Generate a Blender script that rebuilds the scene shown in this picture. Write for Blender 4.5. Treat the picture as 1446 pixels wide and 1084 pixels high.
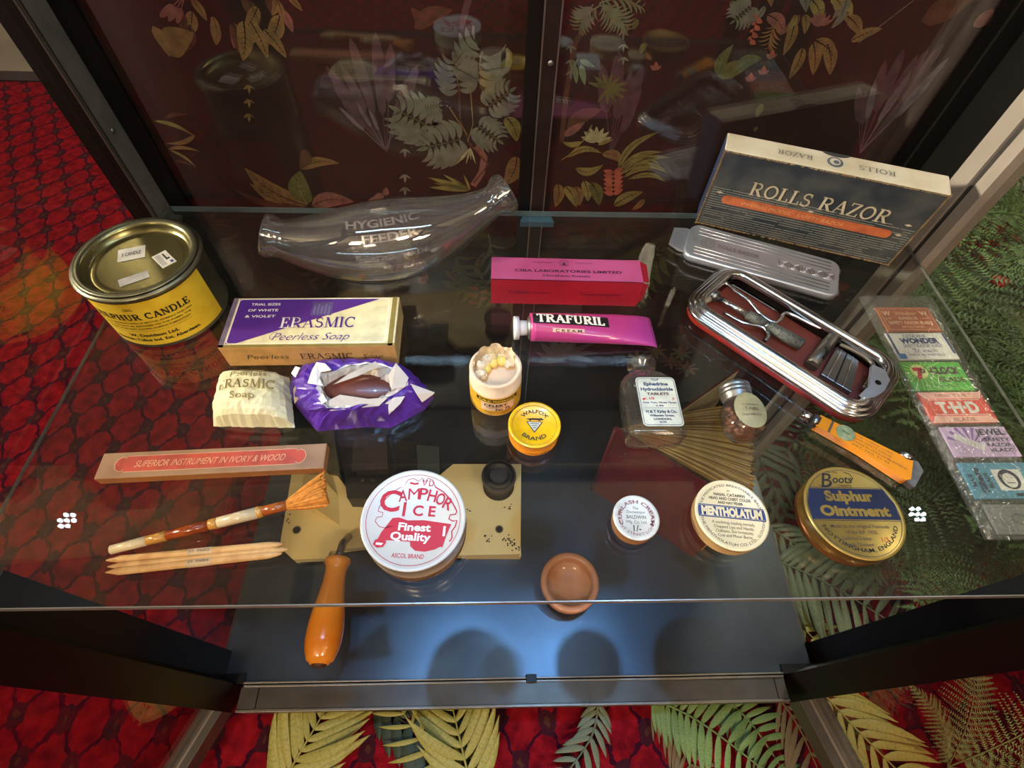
import bpy, bmesh, math, random
from mathutils import Vector, Matrix, noise
random.seed(7)
PI = math.pi
D = bpy.data
for o in list(D.objects): D.objects.remove(o)
scn = bpy.context.scene
col = scn.collection

# ------------------------------------------------------------------ camera
CAM = Vector((-0.0413, -0.0663, 0.3155))
RM = Matrix(((0.99933732, -0.00187493, -0.03635124),
             (-0.01891968, 0.82641162, -0.56274851),
             (0.0310962, 0.56306334, 0.8258285)))
FPX = 743.6
cam = D.objects.new('camera', D.cameras.new('camera'))
cam.data.sensor_fit = 'HORIZONTAL'; cam.data.sensor_width = 36
cam.data.lens = FPX / 1446 * 36
cam.data.clip_start = 0.01; cam.data.clip_end = 50
cam.matrix_world = Matrix.Translation(CAM) @ RM.to_4x4()
col.objects.link(cam); scn.camera = cam
# ------------------------------------------------------------------ world and light
w = D.worlds.new('room_air'); scn.world = w; w.use_nodes = True
w.node_tree.nodes['Background'].inputs[0].default_value = (0.55, 0.42, 0.36, 1)
w.node_tree.nodes['Background'].inputs[1].default_value = 0.08
scn.view_settings.view_transform = 'Standard'; scn.view_settings.look = 'None'
scn.view_settings.gamma = 1; scn.view_settings.exposure = 0.22
scn.view_settings.use_curve_mapping = False
scn.cycles.transparent_max_bounces = 32
scn.cycles.max_bounces = 12
ZB, ZF, ZC = -0.371, -0.452, 2.1        # cabinet bottom, floor, ceiling

def area(name, loc, target, size, power, color, size_y=None, spread=PI):
    l = D.lights.new(name, 'AREA'); l.energy = power; l.color = color
    l.shape = 'RECTANGLE'; l.size = size; l.size_y = size_y or size; l.spread = spread
    o = D.objects.new(name, l); col.objects.link(o)
    o.location = loc
    o.rotation_euler = (Vector(target) - Vector(loc)).to_track_quat('-Z', 'Y').to_euler()
    return o
def spot(name, loc, target, power, color, angle, blend=.3, radius=.006):
    l = D.lights.new(name, 'SPOT'); l.energy = power; l.color = color
    l.spot_size = angle; l.spot_blend = blend; l.shadow_soft_size = radius
    o = D.objects.new(name, l); col.objects.link(o); o.location = loc
    o.rotation_euler = (Vector(target) - Vector(loc)).to_track_quat('-Z', 'Y').to_euler()
    return o
WARM = (1.0, .80, .58); COOL = (.20, .50, 1.0)
area('overhead_light', (-0.7, -1.7, 2.0), (0, .1, 0), .35, 34, WARM)
area('overhead_light', (1.0, -1.6, 2.0), (0, .1, 0), .35, 17, WARM)
area('wall_lamp', (-2.6, .15, .9), (.34, .27, .08), .2, 2.3, (1.0, .86, .72), spread=.35)
area('overhead_light', (1.1, 1.5, 2.05), (.8, .4, -.4), .3, 44, (1.0, .95, .78))
area('overhead_light', (-1.9, 2.6, 2.05), (-1.6, 2.0, -.4), .3, 16, WARM)  # unseen light added to brighten the far floor
for bx, pw_l in ((1.99, .35), (-1.96, .25)):
    for k in range(7):
        a_ = k*PI/3; r_ = .030 if k else 0
        l_ = area('ceiling_spot_cluster', (bx+r_*math.cos(a_), .80+r_*math.sin(a_), 2.05), (bx*.35, .4, -.4), .016, pw_l/7, (.62, .82, 1)); l_.data.shape = 'DISK'
area('ceiling_fill', (-1.6, -1.2, 1.4), (-1.6, -1.0, 2.1), .3, 26, WARM)  # unseen upward lights added to brighten the ceiling for reflections
area('ceiling_fill', (1.6, -1.2, 1.4), (1.6, -1.0, 2.1), .3, 26, WARM)
area('ceiling_fill', (0, 2.2, 1.4), (0, 2.0, 2.1), .3, 22, WARM)
LEDS = [(-0.115, 0.10, 0.535), (0.15, 0.10, 0.535)]
for p in LEDS:
    spot('cabinet_spot_light', p, (p[0]*.5+.02, .06, -.37), 6.5, COOL, .62, .8, .007)
area('cabinet_led_strip', (0, .10, .585), (0, .10, 0), .56, 1.0, (.50, .76, 1.0), .012)

# ------------------------------------------------------------------ pixel helpers (photo px -> point on a plane of the room)
def _ray(px, py):
    return RM @ Vector((px - 723, -(py - 542), -FPX))
def at(px, py, z=0.0):
    d = _ray(px, py); return CAM + d * ((z - CAM.z) / d.z)
def aty(px, py, y):
    d = _ray(px, py); return CAM + d * ((y - CAM.y) / d.y)
def ang(p, q, z=0.0):
    a, b = at(*p, z), at(*q, z); return math.atan2(b.y - a.y, b.x - a.x)

# ------------------------------------------------------------------ materials
MATS = {}
def lin(h):
    h = h.lstrip('#'); c = [int(h[i:i+2], 16) / 255 for i in (0, 2, 4)]
    return tuple(v / 12.92 if v <= .04045 else ((v + .055) / 1.055) ** 2.4 for v in c) + (1,)
def mat(name, hexc, rough=.5, metal=0, var=.12, scale=60, bump=0, bscale=300, spec=.5, coat=0, hex2=None, emit=0, **kw):
    if name in MATS: return MATS[name]
    m = D.materials.new(name); m.use_nodes = True; MATS[name] = m
    nt = m.node_tree; N = nt.nodes; L = nt.links; b = N['Principled BSDF']
    b.inputs['Roughness'].default_value = rough; b.inputs['Metallic'].default_value = metal
    b.inputs['Specular IOR Level'].default_value = spec; b.inputs['Coat Weight'].default_value = coat
    tc = N.new('ShaderNodeTexCoord')
    nz = N.new('ShaderNodeTexNoise'); nz.inputs['Scale'].default_value = scale; nz.inputs['Detail'].default_value = 5
    L.new(tc.outputs['Object'], nz.inputs['Vector'])
    r = N.new('ShaderNodeValToRGB'); c = lin(hexc)
    c2 = lin(hex2) if hex2 else tuple(v * (1 - var * 2.2) for v in c[:3]) + (1,)
    r.color_ramp.elements[0].position = .3; r.color_ramp.elements[1].position = .6
    r.color_ramp.elements[0].color = c2; r.color_ramp.elements[1].color = c
    L.new(nz.outputs[0], r.inputs[0]); L.new(r.outputs[0], b.inputs['Base Color'])
    if bump:
        n2 = N.new('ShaderNodeTexNoise'); n2.inputs['Scale'].default_value = bscale; n2.inputs['Detail'].default_value = 3
        L.new(tc.outputs['Object'], n2.inputs['Vector'])
        bp = N.new('ShaderNodeBump'); bp.inputs['Strength'].default_value = bump; bp.inputs['Distance'].default_value = .001
        L.new(n2.outputs[0], bp.inputs['Height']); L.new(bp.outputs[0], b.inputs['Normal'])
    if emit:
        b.inputs['Emission Color'].default_value = c; b.inputs['Emission Strength'].default_value = emit
    return m
def glass(name, tint='#ffffff', ior=1.45, boost=0.0, rough=0.0, bump=0, bscale=200, haze=0.0, hazecol='#b8b0a8', power=5, gain=1.0):
    """clear thin glass or film: mirror reflection by Fresnel over straight transmission"""
    m = D.materials.new(name); m.use_nodes = True; MATS[name] = m
    nt = m.node_tree; N = nt.nodes; L = nt.links
    for n in list(N):
        if n.type != 'OUTPUT_MATERIAL': N.remove(n)
    out = [n for n in N if n.type == 'OUTPUT_MATERIAL'][0]
    tr = N.new('ShaderNodeBsdfTransparent'); tr.inputs[0].default_value = lin(tint)
    gl = N.new('ShaderNodeBsdfGlossy'); gl.inputs['Roughness'].default_value = rough
    gl.inputs[0].default_value = (1, 1, 1, 1)
    fr = N.new('ShaderNodeLayerWeight'); fr.inputs[0].default_value = .5     # Schlick's formula, the same from either side
    pw = N.new('ShaderNodeMath'); pw.operation = 'POWER'; pw.inputs[1].default_value = power
    L.new(fr.outputs['Facing'], pw.inputs[0])
    f0 = ((ior-1)/(ior+1))**2 + boost
    ad = N.new('ShaderNodeMath'); ad.operation = 'MULTIPLY_ADD'; ad.inputs[1].default_value = (1-f0)*gain; ad.inputs[2].default_value = f0; ad.use_clamp = True
    L.new(pw.outputs[0], ad.inputs[0])
    mx = N.new('ShaderNodeMixShader'); L.new(ad.outputs[0], mx.inputs[0])
    base = tr.outputs[0]
    if haze:
        df = N.new('ShaderNodeBsdfDiffuse'); df.inputs[0].default_value = lin(hazecol)
        tc = N.new('ShaderNodeTexCoord'); nz = N.new('ShaderNodeTexNoise'); nz.inputs['Scale'].default_value = 9
        nz.inputs['Detail'].default_value = 8
        L.new(tc.outputs['Object'], nz.inputs['Vector'])
        mm = N.new('ShaderNodeMath'); mm.operation = 'MULTIPLY'; mm.inputs[1].default_value = haze * 2
        L.new(nz.outputs[0], mm.inputs[0])
        m2 = N.new('ShaderNodeMixShader'); L.new(mm.outputs[0], m2.inputs[0]); L.new(base, m2.inputs[1]); L.new(df.outputs[0], m2.inputs[2])
        base = m2.outputs[0]
    L.new(base, mx.inputs[1]); L.new(gl.outputs[0], mx.inputs[2]); L.new(mx.outputs[0], out.inputs[0])
    if bump:
        tc = N.new('ShaderNodeTexCoord'); nz = N.new('ShaderNodeTexNoise'); nz.inputs['Scale'].default_value = bscale
        L.new(tc.outputs['Object'], nz.inputs['Vector'])
        bp = N.new('ShaderNodeBump'); bp.inputs['Strength'].default_value = bump; bp.inputs['Distance'].default_value = .001
        L.new(nz.outputs[0], bp.inputs['Height']); L.new(bp.outputs[0], gl.inputs['Normal']); L.new(bp.outputs[0], fr.inputs['Normal'])
    return m

# ------------------------------------------------------------------ mesh builder
class MB:
    def __init__(s): s.v = []; s.f = []; s.m = []; s.ms = []; s.sm = []
    def mi(s, m):
        if m not in s.ms: s.ms.append(m)
        return s.ms.index(m)
    def add(s, vs, fs, m, M=None, smooth=False):
        o = len(s.v); i = s.mi(m)
        s.v += [tuple(M @ Vector(v)) if M is not None else tuple(v) for v in vs]
        for f in fs: s.f.append([o + k for k in f]); s.m.append(i); s.sm.append(smooth)
        return s
    def box(s, a, b, m, M=None):
        x0, y0, z0 = a; x1, y1, z1 = b
        vs = [(x0,y0,z0),(x1,y0,z0),(x1,y1,z0),(x0,y1,z0),(x0,y0,z1),(x1,y0,z1),(x1,y1,z1),(x0,y1,z1)]
        return s.add(vs, [(0,3,2,1),(4,5,6,7),(0,1,5,4),(1,2,6,5),(2,3,7,6),(3,0,4,7)], m, M)
    def poly(s, pts, m, M=None): return s.add(pts, [tuple(range(len(pts)))], m, M)
    def prism(s, pts, z0, z1, m, M=None, mtop=None, smooth=False):
        n = len(pts)
        vs = [(x, y, z0) for x, y in pts] + [(x, y, z1) for x, y in pts]
        s.add(vs, [(i, (i+1) % n, n+(i+1) % n, n+i) for i in range(n)], m, M, smooth)
        s.add(vs[:n], [tuple(range(n-1, -1, -1))], m, M); s.add(vs[n:], [tuple(range(n))], mtop or m, M)
        return s
    def rings(s, rs, m, M=None, close=True, cap0=False, cap1=False, smooth=True, mats=None):
        """skin between rings of equal point counts"""
        n = len(rs[0]); vs = [p for r in rs for p in r]
        for j in range(len(rs)-1):
            mm = mats[j] if mats else m
            fs = [(j*n+i, j*n+(i+1) % n, (j+1)*n+(i+1) % n, (j+1)*n+i) for i in range(n if close else n-1)]
            if j == 0: o = len(s.v); s.v += [tuple(M @ Vector(v)) if M is not None else tuple(v) for v in vs]
            k = s.mi(mm)
            for f in fs: s.f.append([o+q for q in f]); s.m.append(k); s.sm.append(smooth)
        if cap0: s.f.append([o+i for i in range(n-1, -1, -1)]); s.m.append(s.mi(mats[0] if mats else m)); s.sm.append(False)
        if cap1: s.f.append([o+(len(rs)-1)*n+i for i in range(n)]); s.m.append(s.mi(mats[-1] if mats else m)); s.sm.append(False)
        return s
    def lathe(s, prof, m, M=None, seg=56, mats=None, sq=1.0, smooth=True, caps=True):
        rs = [[(r*math.cos(2*PI*i/seg), r*math.sin(2*PI*i/seg)*sq, z) for i in range(seg)] for r, z in prof]
        return s.rings(rs, m, M, mats=mats, smooth=smooth, cap0=caps and prof[0][0] > 1e-4, cap1=caps and prof[-1][0] > 1e-4)
    def tube(s, pts, rad, m, M=None, seg=12, caps=True, up=(0, 0, 1), asp=1.0, n=2.0, mats=None):
        pts = [Vector(p) for p in pts]; up = Vector(up); rs = []
        for i, p in enumerate(pts):
            t = (pts[min(i+1, len(pts)-1)] - pts[max(i-1, 0)]).normalized()
            r = t.cross(up)
            if r.length < 1e-4: r = t.cross(Vector((1, 0, 0)))
            r.normalize(); u = r.cross(t).normalized()
            q = rad[i] if isinstance(rad, (list, tuple)) else rad
            a, b = q if isinstance(q, tuple) else (q, q*asp)
            ring = []
            for k in range(seg):
                th = 2*PI*k/seg; c, d = math.cos(th), math.sin(th)
                ring.append(p + r*(a*math.copysign(abs(c)**(2/n), c)) + u*(b*math.copysign(abs(d)**(2/n), d)))
            rs.append(ring)
        return s.rings(rs, m, M, cap0=caps, cap1=caps, mats=mats)
    def ball(s, c, r, m, seg=12, sc=(1, 1, 1), M=None):
        rs = []
        h = seg//2
        for j in range(h+1):
            a = PI*j/h
            rs.append([(c[0]+r*sc[0]*math.sin(a)*math.cos(2*PI*i/seg), c[1]+r*sc[1]*math.sin(a)*math.sin(2*PI*i/seg), c[2]-r*sc[2]*math.cos(a)) for i in range(seg)])
        return s.rings(rs, m, M)
    def build(s, name, parent=None, M=None, **props):
        me = D.meshes.new(name); me.from_pydata(s.v, [], s.f)
        for m in s.ms: me.materials.append(m)
        me.polygons.foreach_set('material_index', s.m)
        me.polygons.foreach_set('use_smooth', s.sm); me.validate(); me.update()
        o = D.objects.new(name, me); col.objects.link(o)
        if parent: o.parent = parent
        if M is not None: o.matrix_local = M
        for k, v in props.items(): o[k] = v
        return o
def thing(name, label, cat, loc=(0, 0, 0), rz=0.0, group=None, M=None):
    o = D.objects.new(name, None); col.objects.link(o); o.empty_display_size = .01
    o['label'] = label; o['category'] = cat
    if group: o['group'] = group
    if M is not None: o.matrix_world = M
    else: o.location = loc; o.rotation_euler = (0, 0, rz)
    return o
def bevel(o, wdt=.0008, seg=2):
    m = o.modifiers.new('bevel', 'BEVEL'); m.width = wdt; m.segments = seg; m.limit_method = 'ANGLE'; m.angle_limit = .6
    return o

# ------------------------------------------------------------------ lettering
_tg = {}
def tgeo(s, bold=0.0):
    k = (s, bold)
    if k in _tg: return _tg[k]
    cu = D.curves.new('t', 'FONT'); cu.body = s; cu.resolution_u = 3; cu.offset = bold; cu.fill_mode = 'FRONT'
    o = D.objects.new('t', cu); col.objects.link(o)
    bpy.context.view_layer.update()
    me = o.to_mesh()
    vs = [(v.co.x, v.co.y) for v in me.vertices]; fs = [tuple(p.vertices) for p in me.polygons]
    o.to_mesh_clear(); D.objects.remove(o); D.curves.remove(cu)
    x0 = min(v[0] for v in vs); x1 = max(v[0] for v in vs)
    vs = [(x-x0, y) for x, y in vs]
    _tg[k] = (vs, fs, x1-x0); return _tg[k]
CAPH = .73
# drawn serif capitals: (thick/thin strokes) for old display lettering
def _arc(cx, cy, rx, ry, a0, a1, wd, n=12):
    return [('l', cx+rx*math.cos(math.radians(a0+(a1-a0)*i/n)), cy+ry*math.sin(math.radians(a0+(a1-a0)*i/n)),
             cx+rx*math.cos(math.radians(a0+(a1-a0)*(i+1)/n)), cy+ry*math.sin(math.radians(a0+(a1-a0)*(i+1)/n)), wd) for i in range(n)]
TK, TN = .15, .065
def _l(*a): return [('l',)+a]
def _s(x, y, wd=.30): return [('l', x-wd/2, y, x+wd/2, y, .05)]
SER = {
 'I': (.36, _l(.18,0,.18,1,TK)+_s(.18,.025)+_s(.18,.975)),
 'L': (.66, _l(.2,0,.2,1,TK)+_s(.2,.025)+_s(.2,.975)+_l(.2,.03,.6,.03,TN)+_l(.59,0,.59,.26,TN)),
 'E': (.7, _l(.2,0,.2,1,TK)+_s(.2,.025)+_s(.2,.975)+_l(.2,.03,.62,.03,TN)+_l(.61,0,.61,.26,TN)+_l(.2,.97,.6,.97,TN)+_l(.59,.76,.59,1,TN)+_l(.2,.5,.48,.5,TN)+_l(.46,.4,.46,.62,TN)),
 'F': (.66, _l(.2,0,.2,1,TK)+_s(.2,.025)+_s(.2,.975)+_l(.2,.97,.6,.97,TN)+_l(.59,.76,.59,1,TN)+_l(.2,.5,.48,.5,TN)+_l(.46,.4,.46,.62,TN)),
 'T': (.7, _l(.35,0,.35,1,TK)+_s(.35,.025)+_l(.04,.97,.66,.97,TN)+_l(.05,.74,.05,1,TN)+_l(.65,.74,.65,1,TN)),
 'H': (.86, _l(.2,0,.2,1,TK)+_s(.2,.025)+_s(.2,.975)+_l(.66,0,.66,1,TK)+_s(.66,.025)+_s(.66,.975)+_l(.2,.5,.66,.5,TN)),
 'N': (.84, _l(.17,0,.17,1,TN)+_s(.17,.025,.24)+_l(.17,.98,.66,.02,TK)+_l(.67,0,.67,1,TN)+_s(.67,.975,.24)+_s(.12,.975,.2)),
 'M': (1.0, _l(.17,0,.17,1,TN)+_s(.17,.025,.24)+_l(.19,.97,.5,.05,TK)+_l(.5,.05,.82,.97,TN)+_l(.82,0,.82,1,TK)+_s(.82,.025)+_s(.84,.975,.2)+_s(.14,.975,.2)),
 'A': (.84, _l(.12,0,.41,.98,TN)+_l(.41,.98,.71,0,TK)+_s(.12,.025,.26)+_s(.71,.025)+_l(.22,.34,.6,.34,TN)),
 'Z': (.68, _l(.1,.97,.58,.97,TN)+_l(.57,.97,.11,.03,TK)+_l(.1,.03,.6,.03,TN)+_l(.09,.78,.09,1,TN)+_l(.6,0,.6,.24,TN)),
 'U': (.82, _l(.2,.3,.2,1,TK)+_s(.2,.975)+_arc(.42,.3,.22,.27,180,360,.09)+_l(.64,.3,.64,1,TN)+_s(.64,.975,.24)),
 'O': (.88, _arc(.44,.5,.33,.46,0,360,TK*.82,20)),
 'C': (.8, _arc(.44,.5,.33,.46,48,312,TK*.8,16)+_l(.67,.7,.67,.98,TN)),
 'P': (.74, _l(.2,0,.2,1,TK)+_s(.2,.025)+_s(.2,.975)+_l(.2,.97,.42,.97,TN)+_arc(.42,.725,.22,.235,90,-90,.12)+_l(.2,.49,.42,.49,TN)),
 'R': (.82, _l(.2,0,.2,1,TK)+_s(.2,.025)+_s(.2,.975)+_l(.2,.97,.42,.97,TN)+_arc(.42,.735,.2,.225,90,-90,.12)+_l(.2,.51,.42,.51,TN)+_l(.4,.5,.68,.03,TK)+_s(.72,.025,.18)),
 'D': (.86, _l(.2,0,.2,1,TK)+_s(.2,.025)+_s(.2,.975)+_l(.2,.97,.42,.97,TN)+_arc(.42,.5,.3,.46,90,-90,.13,14)+_l(.2,.03,.42,.03,TN)),
 'S': (.66, _arc(.33,.735,.2,.215,40,270,.11)+_arc(.33,.275,.21,.245,90,-140,.12)+_l(.52,.72,.52,.96,.05)+_l(.11,.04,.11,.28,.05)),
 '-': (.4, _l(.06,.45,.34,.45,.1)), '.': (.24, _l(.06,.07,.18,.07,.13)), ' ': (.42, []),
}
def sergeo(s, bold=0.0):
    vs, fs, x = [], [], 0.0
    for ch in s:
        wd, st = SER[ch]
        for _, x0, y0, x1, y1, t in st:
            dx, dy = x1-x0, y1-y0; L = math.hypot(dx, dy) or 1; t = t+bold
            nx, ny = -dy/L*t/2, dx/L*t/2; ex, ey = dx/L*.012, dy/L*.012
            k = len(vs)
            vs += [(x+x0-nx-ex, y0-ny-ey), (x+x1-nx+ex, y1-ny+ey), (x+x1+nx+ex, y1+ny+ey), (x+x0+nx-ex, y0+ny-ey)]
            fs.append((k, k+1, k+2, k+3))
        x += wd
    return vs, fs, x
def text(mb, s, x, y, h, m, w=None, f=None, bold=0.0, shear=0.0, serif=False, align='c', M=None, z=0.0):
    """writes s on local plane; x,y = centre (or left) of the line, h = cap height, w = total width; f maps (x,y)->3D"""
    if serif: vs, fs, W = sergeo(s, bold); ch = 1.0
    else: vs, fs, W = tgeo(s, bold); ch = CAPH
    k = h/ch; kx = (w/W) if w else k
    x0 = x - (W*kx/2 if align == 'c' else 0)
    out = []
    for a, b in vs:
        b *= k; px = x0+a*kx+shear*(b-h/2); py = y-h/2+b
        out.append(f(px, py) if f else (px, py, z))
    mb.add(out, fs, m, M); return mb
def ringtext(mb, s, cx, cy, r, h, m, mid=90, w=None, top=True, bold=0.0, z=0.0, serif=False, M=None):
    """text on a circular arc; mid = middle angle in degrees; w = arc length"""
    a = math.radians(mid)
    if top: f = lambda x, y: (cx+(r+y)*math.cos(a-x/r), cy+(r+y)*math.sin(a-x/r), z)
    else:   f = lambda x, y: (cx+(r-y)*math.cos(a+x/r), cy+(r-y)*math.sin(a+x/r), z)
    return text(mb, s, 0, 0, h, m, w, f, bold, serif=serif, M=M)
def disc(mb, cx, cy, r, m, z, n=40, sq=1.0, M=None):
    return mb.poly([(cx+r*math.cos(2*PI*i/n), cy+r*sq*math.sin(2*PI*i/n), z) for i in range(n)], m, M)
def annulus(mb, cx, cy, r, t, m, z, n=56, sq=1.0, M=None, a0=0, a1=360):
    rr = []
    full = (a1-a0) == 360
    for q in (r-t/2, r+t/2):
        rr.append([(cx+q*math.cos(math.radians(a0+(a1-a0)*i/n)), cy+q*sq*math.sin(math.radians(a0+(a1-a0)*i/n)), z) for i in range(n+(0 if full else 1))])
    k = len(rr[0]); vs = rr[0]+rr[1]
    mb.add(vs, [(i, k+i, k+(i+1) % k, (i+1) % k) for i in range(k if full else k-1)], m, M); return mb
def rrect(w, h, r, n=6, cx=0, cy=0):
    p = []
    for sx, sy, a in ((1, 1, 0), (-1, 1, 90), (-1, -1, 180), (1, -1, 270)):
        for i in range(n+1):
            t = math.radians(a+90*i/n); p.append((cx+sx*(w/2-r)+r*math.cos(t), cy+sy*(h/2-r)+r*math.sin(t)))
    return p
def outline(mb, pts, t, m, z, M=None):
    """thin frame line inside a closed 2D outline"""
    n = len(pts); vs = []
    for i, (x, y) in enumerate(pts):
        a, b = Vector(pts[i-1]), Vector(pts[(i+1) % n]); d = (b-a); nn = Vector((-d.y, d.x)).normalized()
        vs += [(x, y, z), (x+nn.x*t, y+nn.y*t, z)]
    mb.add(vs, [(2*i, 2*((i+1) % n), 2*((i+1) % n)+1, 2*i+1) for i in range(n)], m, M); return mb
def line(mb, pts, t, m, z, f=None, M=None):
    """flat stroke along 2D points"""
    n = len(pts); vs = []
    for i, (x, y) in enumerate(pts):
        a, b = Vector(pts[max(i-1, 0)]), Vector(pts[min(i+1, n-1)]); d = (b-a); nn = Vector((-d.y, d.x)).normalized()*t/2
        for q in ((x+nn.x, y+nn.y), (x-nn.x, y-nn.y)): vs.append(f(*q) if f else (q[0], q[1], z))
    mb.add(vs, [(2*i, 2*i+2, 2*i+3, 2*i+1) for i in range(n-1)], m, M); return mb

# ------------------------------------------------------------------ room shell
def carpet_mat():
    m = D.materials.new('patterned_carpet'); m.use_nodes = True; nt = m.node_tree; N = nt.nodes; L = nt.links; b = N['Principled BSDF']
    b.inputs['Roughness'].default_value = .95; b.inputs['Specular IOR Level'].default_value = .1
    tc = N.new('ShaderNodeTexCoord'); mp = N.new('ShaderNodeMapping'); mp.inputs['Rotation'].default_value = (0, 0, .10)
    L.new(tc.outputs['Object'], mp.inputs[0])
    nz = N.new('ShaderNodeTexNoise'); nz.inputs['Scale'].default_value = 70; L.new(mp.outputs[0], nz.inputs['Vector'])
    sb = N.new('ShaderNodeVectorMath'); sb.operation = 'SUBTRACT'; sb.inputs[1].default_value = (.5, .5, .5); L.new(nz.outputs[1], sb.inputs[0])
    sc = N.new('ShaderNodeVectorMath'); sc.operation = 'SCALE'; sc.inputs[3].default_value = .016; L.new(sb.outputs[0], sc.inputs[0])
    ad = N.new('ShaderNodeVectorMath'); ad.operation = 'ADD'; L.new(mp.outputs[0], ad.inputs[0]); L.new(sc.outputs[0], ad.inputs[1])
    sp = N.new('ShaderNodeSeparateXYZ'); L.new(ad.outputs[0], sp.inputs[0])
    def M(op, a, c=None, v=None):
        n = N.new('ShaderNodeMath'); n.operation = op
        if isinstance(a, float): n.inputs[0].default_value = a
        else: L.new(a, n.inputs[0])
        if c is not None: L.new(c, n.inputs[1])
        if v is not None: n.inputs[1].default_value = v
        return n.outputs[0]
    X = M('DIVIDE', sp.outputs[0], v=.061); Y = M('DIVIDE', sp.outputs[1], v=.088)
    p, q = M('ADD', X, Y), M('SUBTRACT', X, Y)
    fp = M('ABSOLUTE', M('SUBTRACT', M('FRACT', M('ADD', p, v=.5)), v=.5)); fq = M('ABSOLUTE', M('SUBTRACT', M('FRACT', M('ADD', q, v=.5)), v=.5))
    dd = M('SQRT', M('ADD', M('MULTIPLY', fp, fp), M('MULTIPLY', fq, fq)))
    ros = M('LESS_THAN', dd, v=.245); ctr = M('LESS_THAN', dd, v=.07)
    ln = M('LESS_THAN', M('MINIMUM', fp, fq), v=.045)
    n2 = N.new('ShaderNodeTexNoise'); n2.inputs['Scale'].default_value = 60; n2.inputs['Detail'].default_value = 6; L.new(mp.outputs[0], n2.inputs['Vector'])
    r1 = N.new('ShaderNodeValToRGB'); r1.color_ramp.elements[0].color = (.15, .003, .010, 1); r1.color_ramp.elements[1].color = (.33, .008, .018, 1)
    r1.color_ramp.elements[0].position = .35; r1.color_ramp.elements[1].position = .65
    L.new(n2.outputs[0], r1.inputs[0])
    def mix(f, a, bcol):
        x = N.new('ShaderNodeMix'); x.data_type = 'RGBA'; L.new(f, x.inputs[0]); L.new(a, x.inputs[6]); x.inputs[7].default_value = bcol; return x.outputs[2]
    c = mix(ln, r1.outputs[0], (.045, .004, .018, 1)); c = mix(ros, c, (.055, .010, .020, 1)); c = mix(ctr, c, (.09, .03, .02, 1))
    L.new(c, b.inputs['Base Color'])
    n3 = N.new('ShaderNodeTexNoise'); n3.inputs['Scale'].default_value = 900; L.new(tc.outputs['Object'], n3.inputs['Vector'])
    bp = N.new('ShaderNodeBump'); bp.inputs['Strength'].default_value = .6; bp.inputs['Distance'].default_value = .003; L.new(n3.outputs[0], bp.inputs['Height']); L.new(bp.outputs[0], b.inputs['Normal'])
    return m
def wood_floor_mat():
    m = mat('pale_vinyl_floor', '#9a8f84', .55, hex2='#7d746b', scale=4)
    mp = [n for n in m.node_tree.nodes if n.type == 'TEX_NOISE'][0]
    return m
CARP = carpet_mat()
def struct(name, mb): o = mb.build(name); o['kind'] = 'structure'; return o
struct('floor', MB().box((-3, -2.6, ZF-.05), (3, 1.455, ZF), CARP))
vf = MB()
vf.box((-3, 1.505, ZF-.05), (3, 4.2, ZF), wood_floor_mat())
struct('floor', vf)
struct('trim_1', MB().box((-3, 1.455, ZF-.05), (3, 1.505, ZF+.004), mat('dark_threshold', '#3a2c34', .5)))
wm = mat('wine_wallpaint', '#4a2624', .8, scale=6); cm = mat('cream_ceiling', '#cfc4b0', .9, scale=3)
struct('wall_left', MB().box((-3.1, -2.6, ZF), (-3, 4.2, ZC), wm))
struct('wall_right', MB().box((3, -2.6, ZF), (3.1, 4.2, ZC), wm))
struct('wall_back', MB().box((-3, 4.2, ZF), (3, 4.3, ZC), wm))
struct('wall_front', MB().box((-3, -2.7, ZF), (3, -2.6, ZC), wm))
struct('ceiling', MB().box((-3, -2.6, ZC), (3, 4.2, ZC+.1), cm))

# ------------------------------------------------------------------ cabinet
anth = mat('anthracite_metal', '#5c5854', .36, .6, .10, 40, .05, 900)
blk = mat('black_metal', '#0d0b0a', .4, .0, .1, 40, spec=.35)
alu = mat('satin_metal', '#8b857d', .38, .85, .08, 30, .04, 800)
beige = mat('lit_greige_metal', '#a2968a', .42, .25, .05, 30)  # right rear post metal as lit; the warm light is in the colour
pan = mat('grey_base_panel', '#5c636e', .30, .92, .08, 14, .05, 500)
SG = glass('shelf_glass', '#eef2f0', 1.5, .012, haze=.006)
PG = glass('pane_glass', '#eff2ef', 1.5, .012, haze=.003)
SPG = glass('side_pane_glass', '#eff2ef', 1.5, .0, haze=.004, gain=.25)
DG = glass('door_glass', '#e8e4e2', 1.5, .02)
edge = mat('glass_edge', '#8d8a84', .25, .1, .1, 40, spec=.6)
cab = thing('display_cabinet', 'tall dark metal display cabinet with glass panes and open glass doors on red carpet', 'cabinet', (0, 0, ZF))
IC = Matrix.Translation((0, 0, -ZF))
def cpart(name, mb, **k): return mb.build(name, cab, IC, **k)
b = MB()
b.box((-.347, -.0057, ZB-.012), (.333, .352, ZB), pan)
cpart('base_panel', b)
b = MB()
b.box((-.319, -.0062, ZB-.02), (.296, -.0045, ZB+.0035), alu)
b.box((-.319, -.0095, ZB-.02), (.296, -.0075, ZB+.002), alu)
b.box((-.319, -.0075, ZB-.02), (.296, -.0062, ZB-.004), blk)
b.box((-.322, -.031, ZB-.03), (.297, -.0095, ZB-.001), anth)
b.box((-.322, -.0335, ZB-.03), (.297, -.031, ZB+.0005), alu)
for x in (-.302, .285): b.box((x-.0006, -.031, ZB-.0009), (x+.0006, -.0095, ZB-.0003), blk)
bevel(cpart('front_rail', b), .0005)
b = MB(); b.box((-.003, -.0102, ZB), (.009, -.002, ZB+.006), blk); bevel(cpart('door_catch', b), .0006)
TOP = .60
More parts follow.
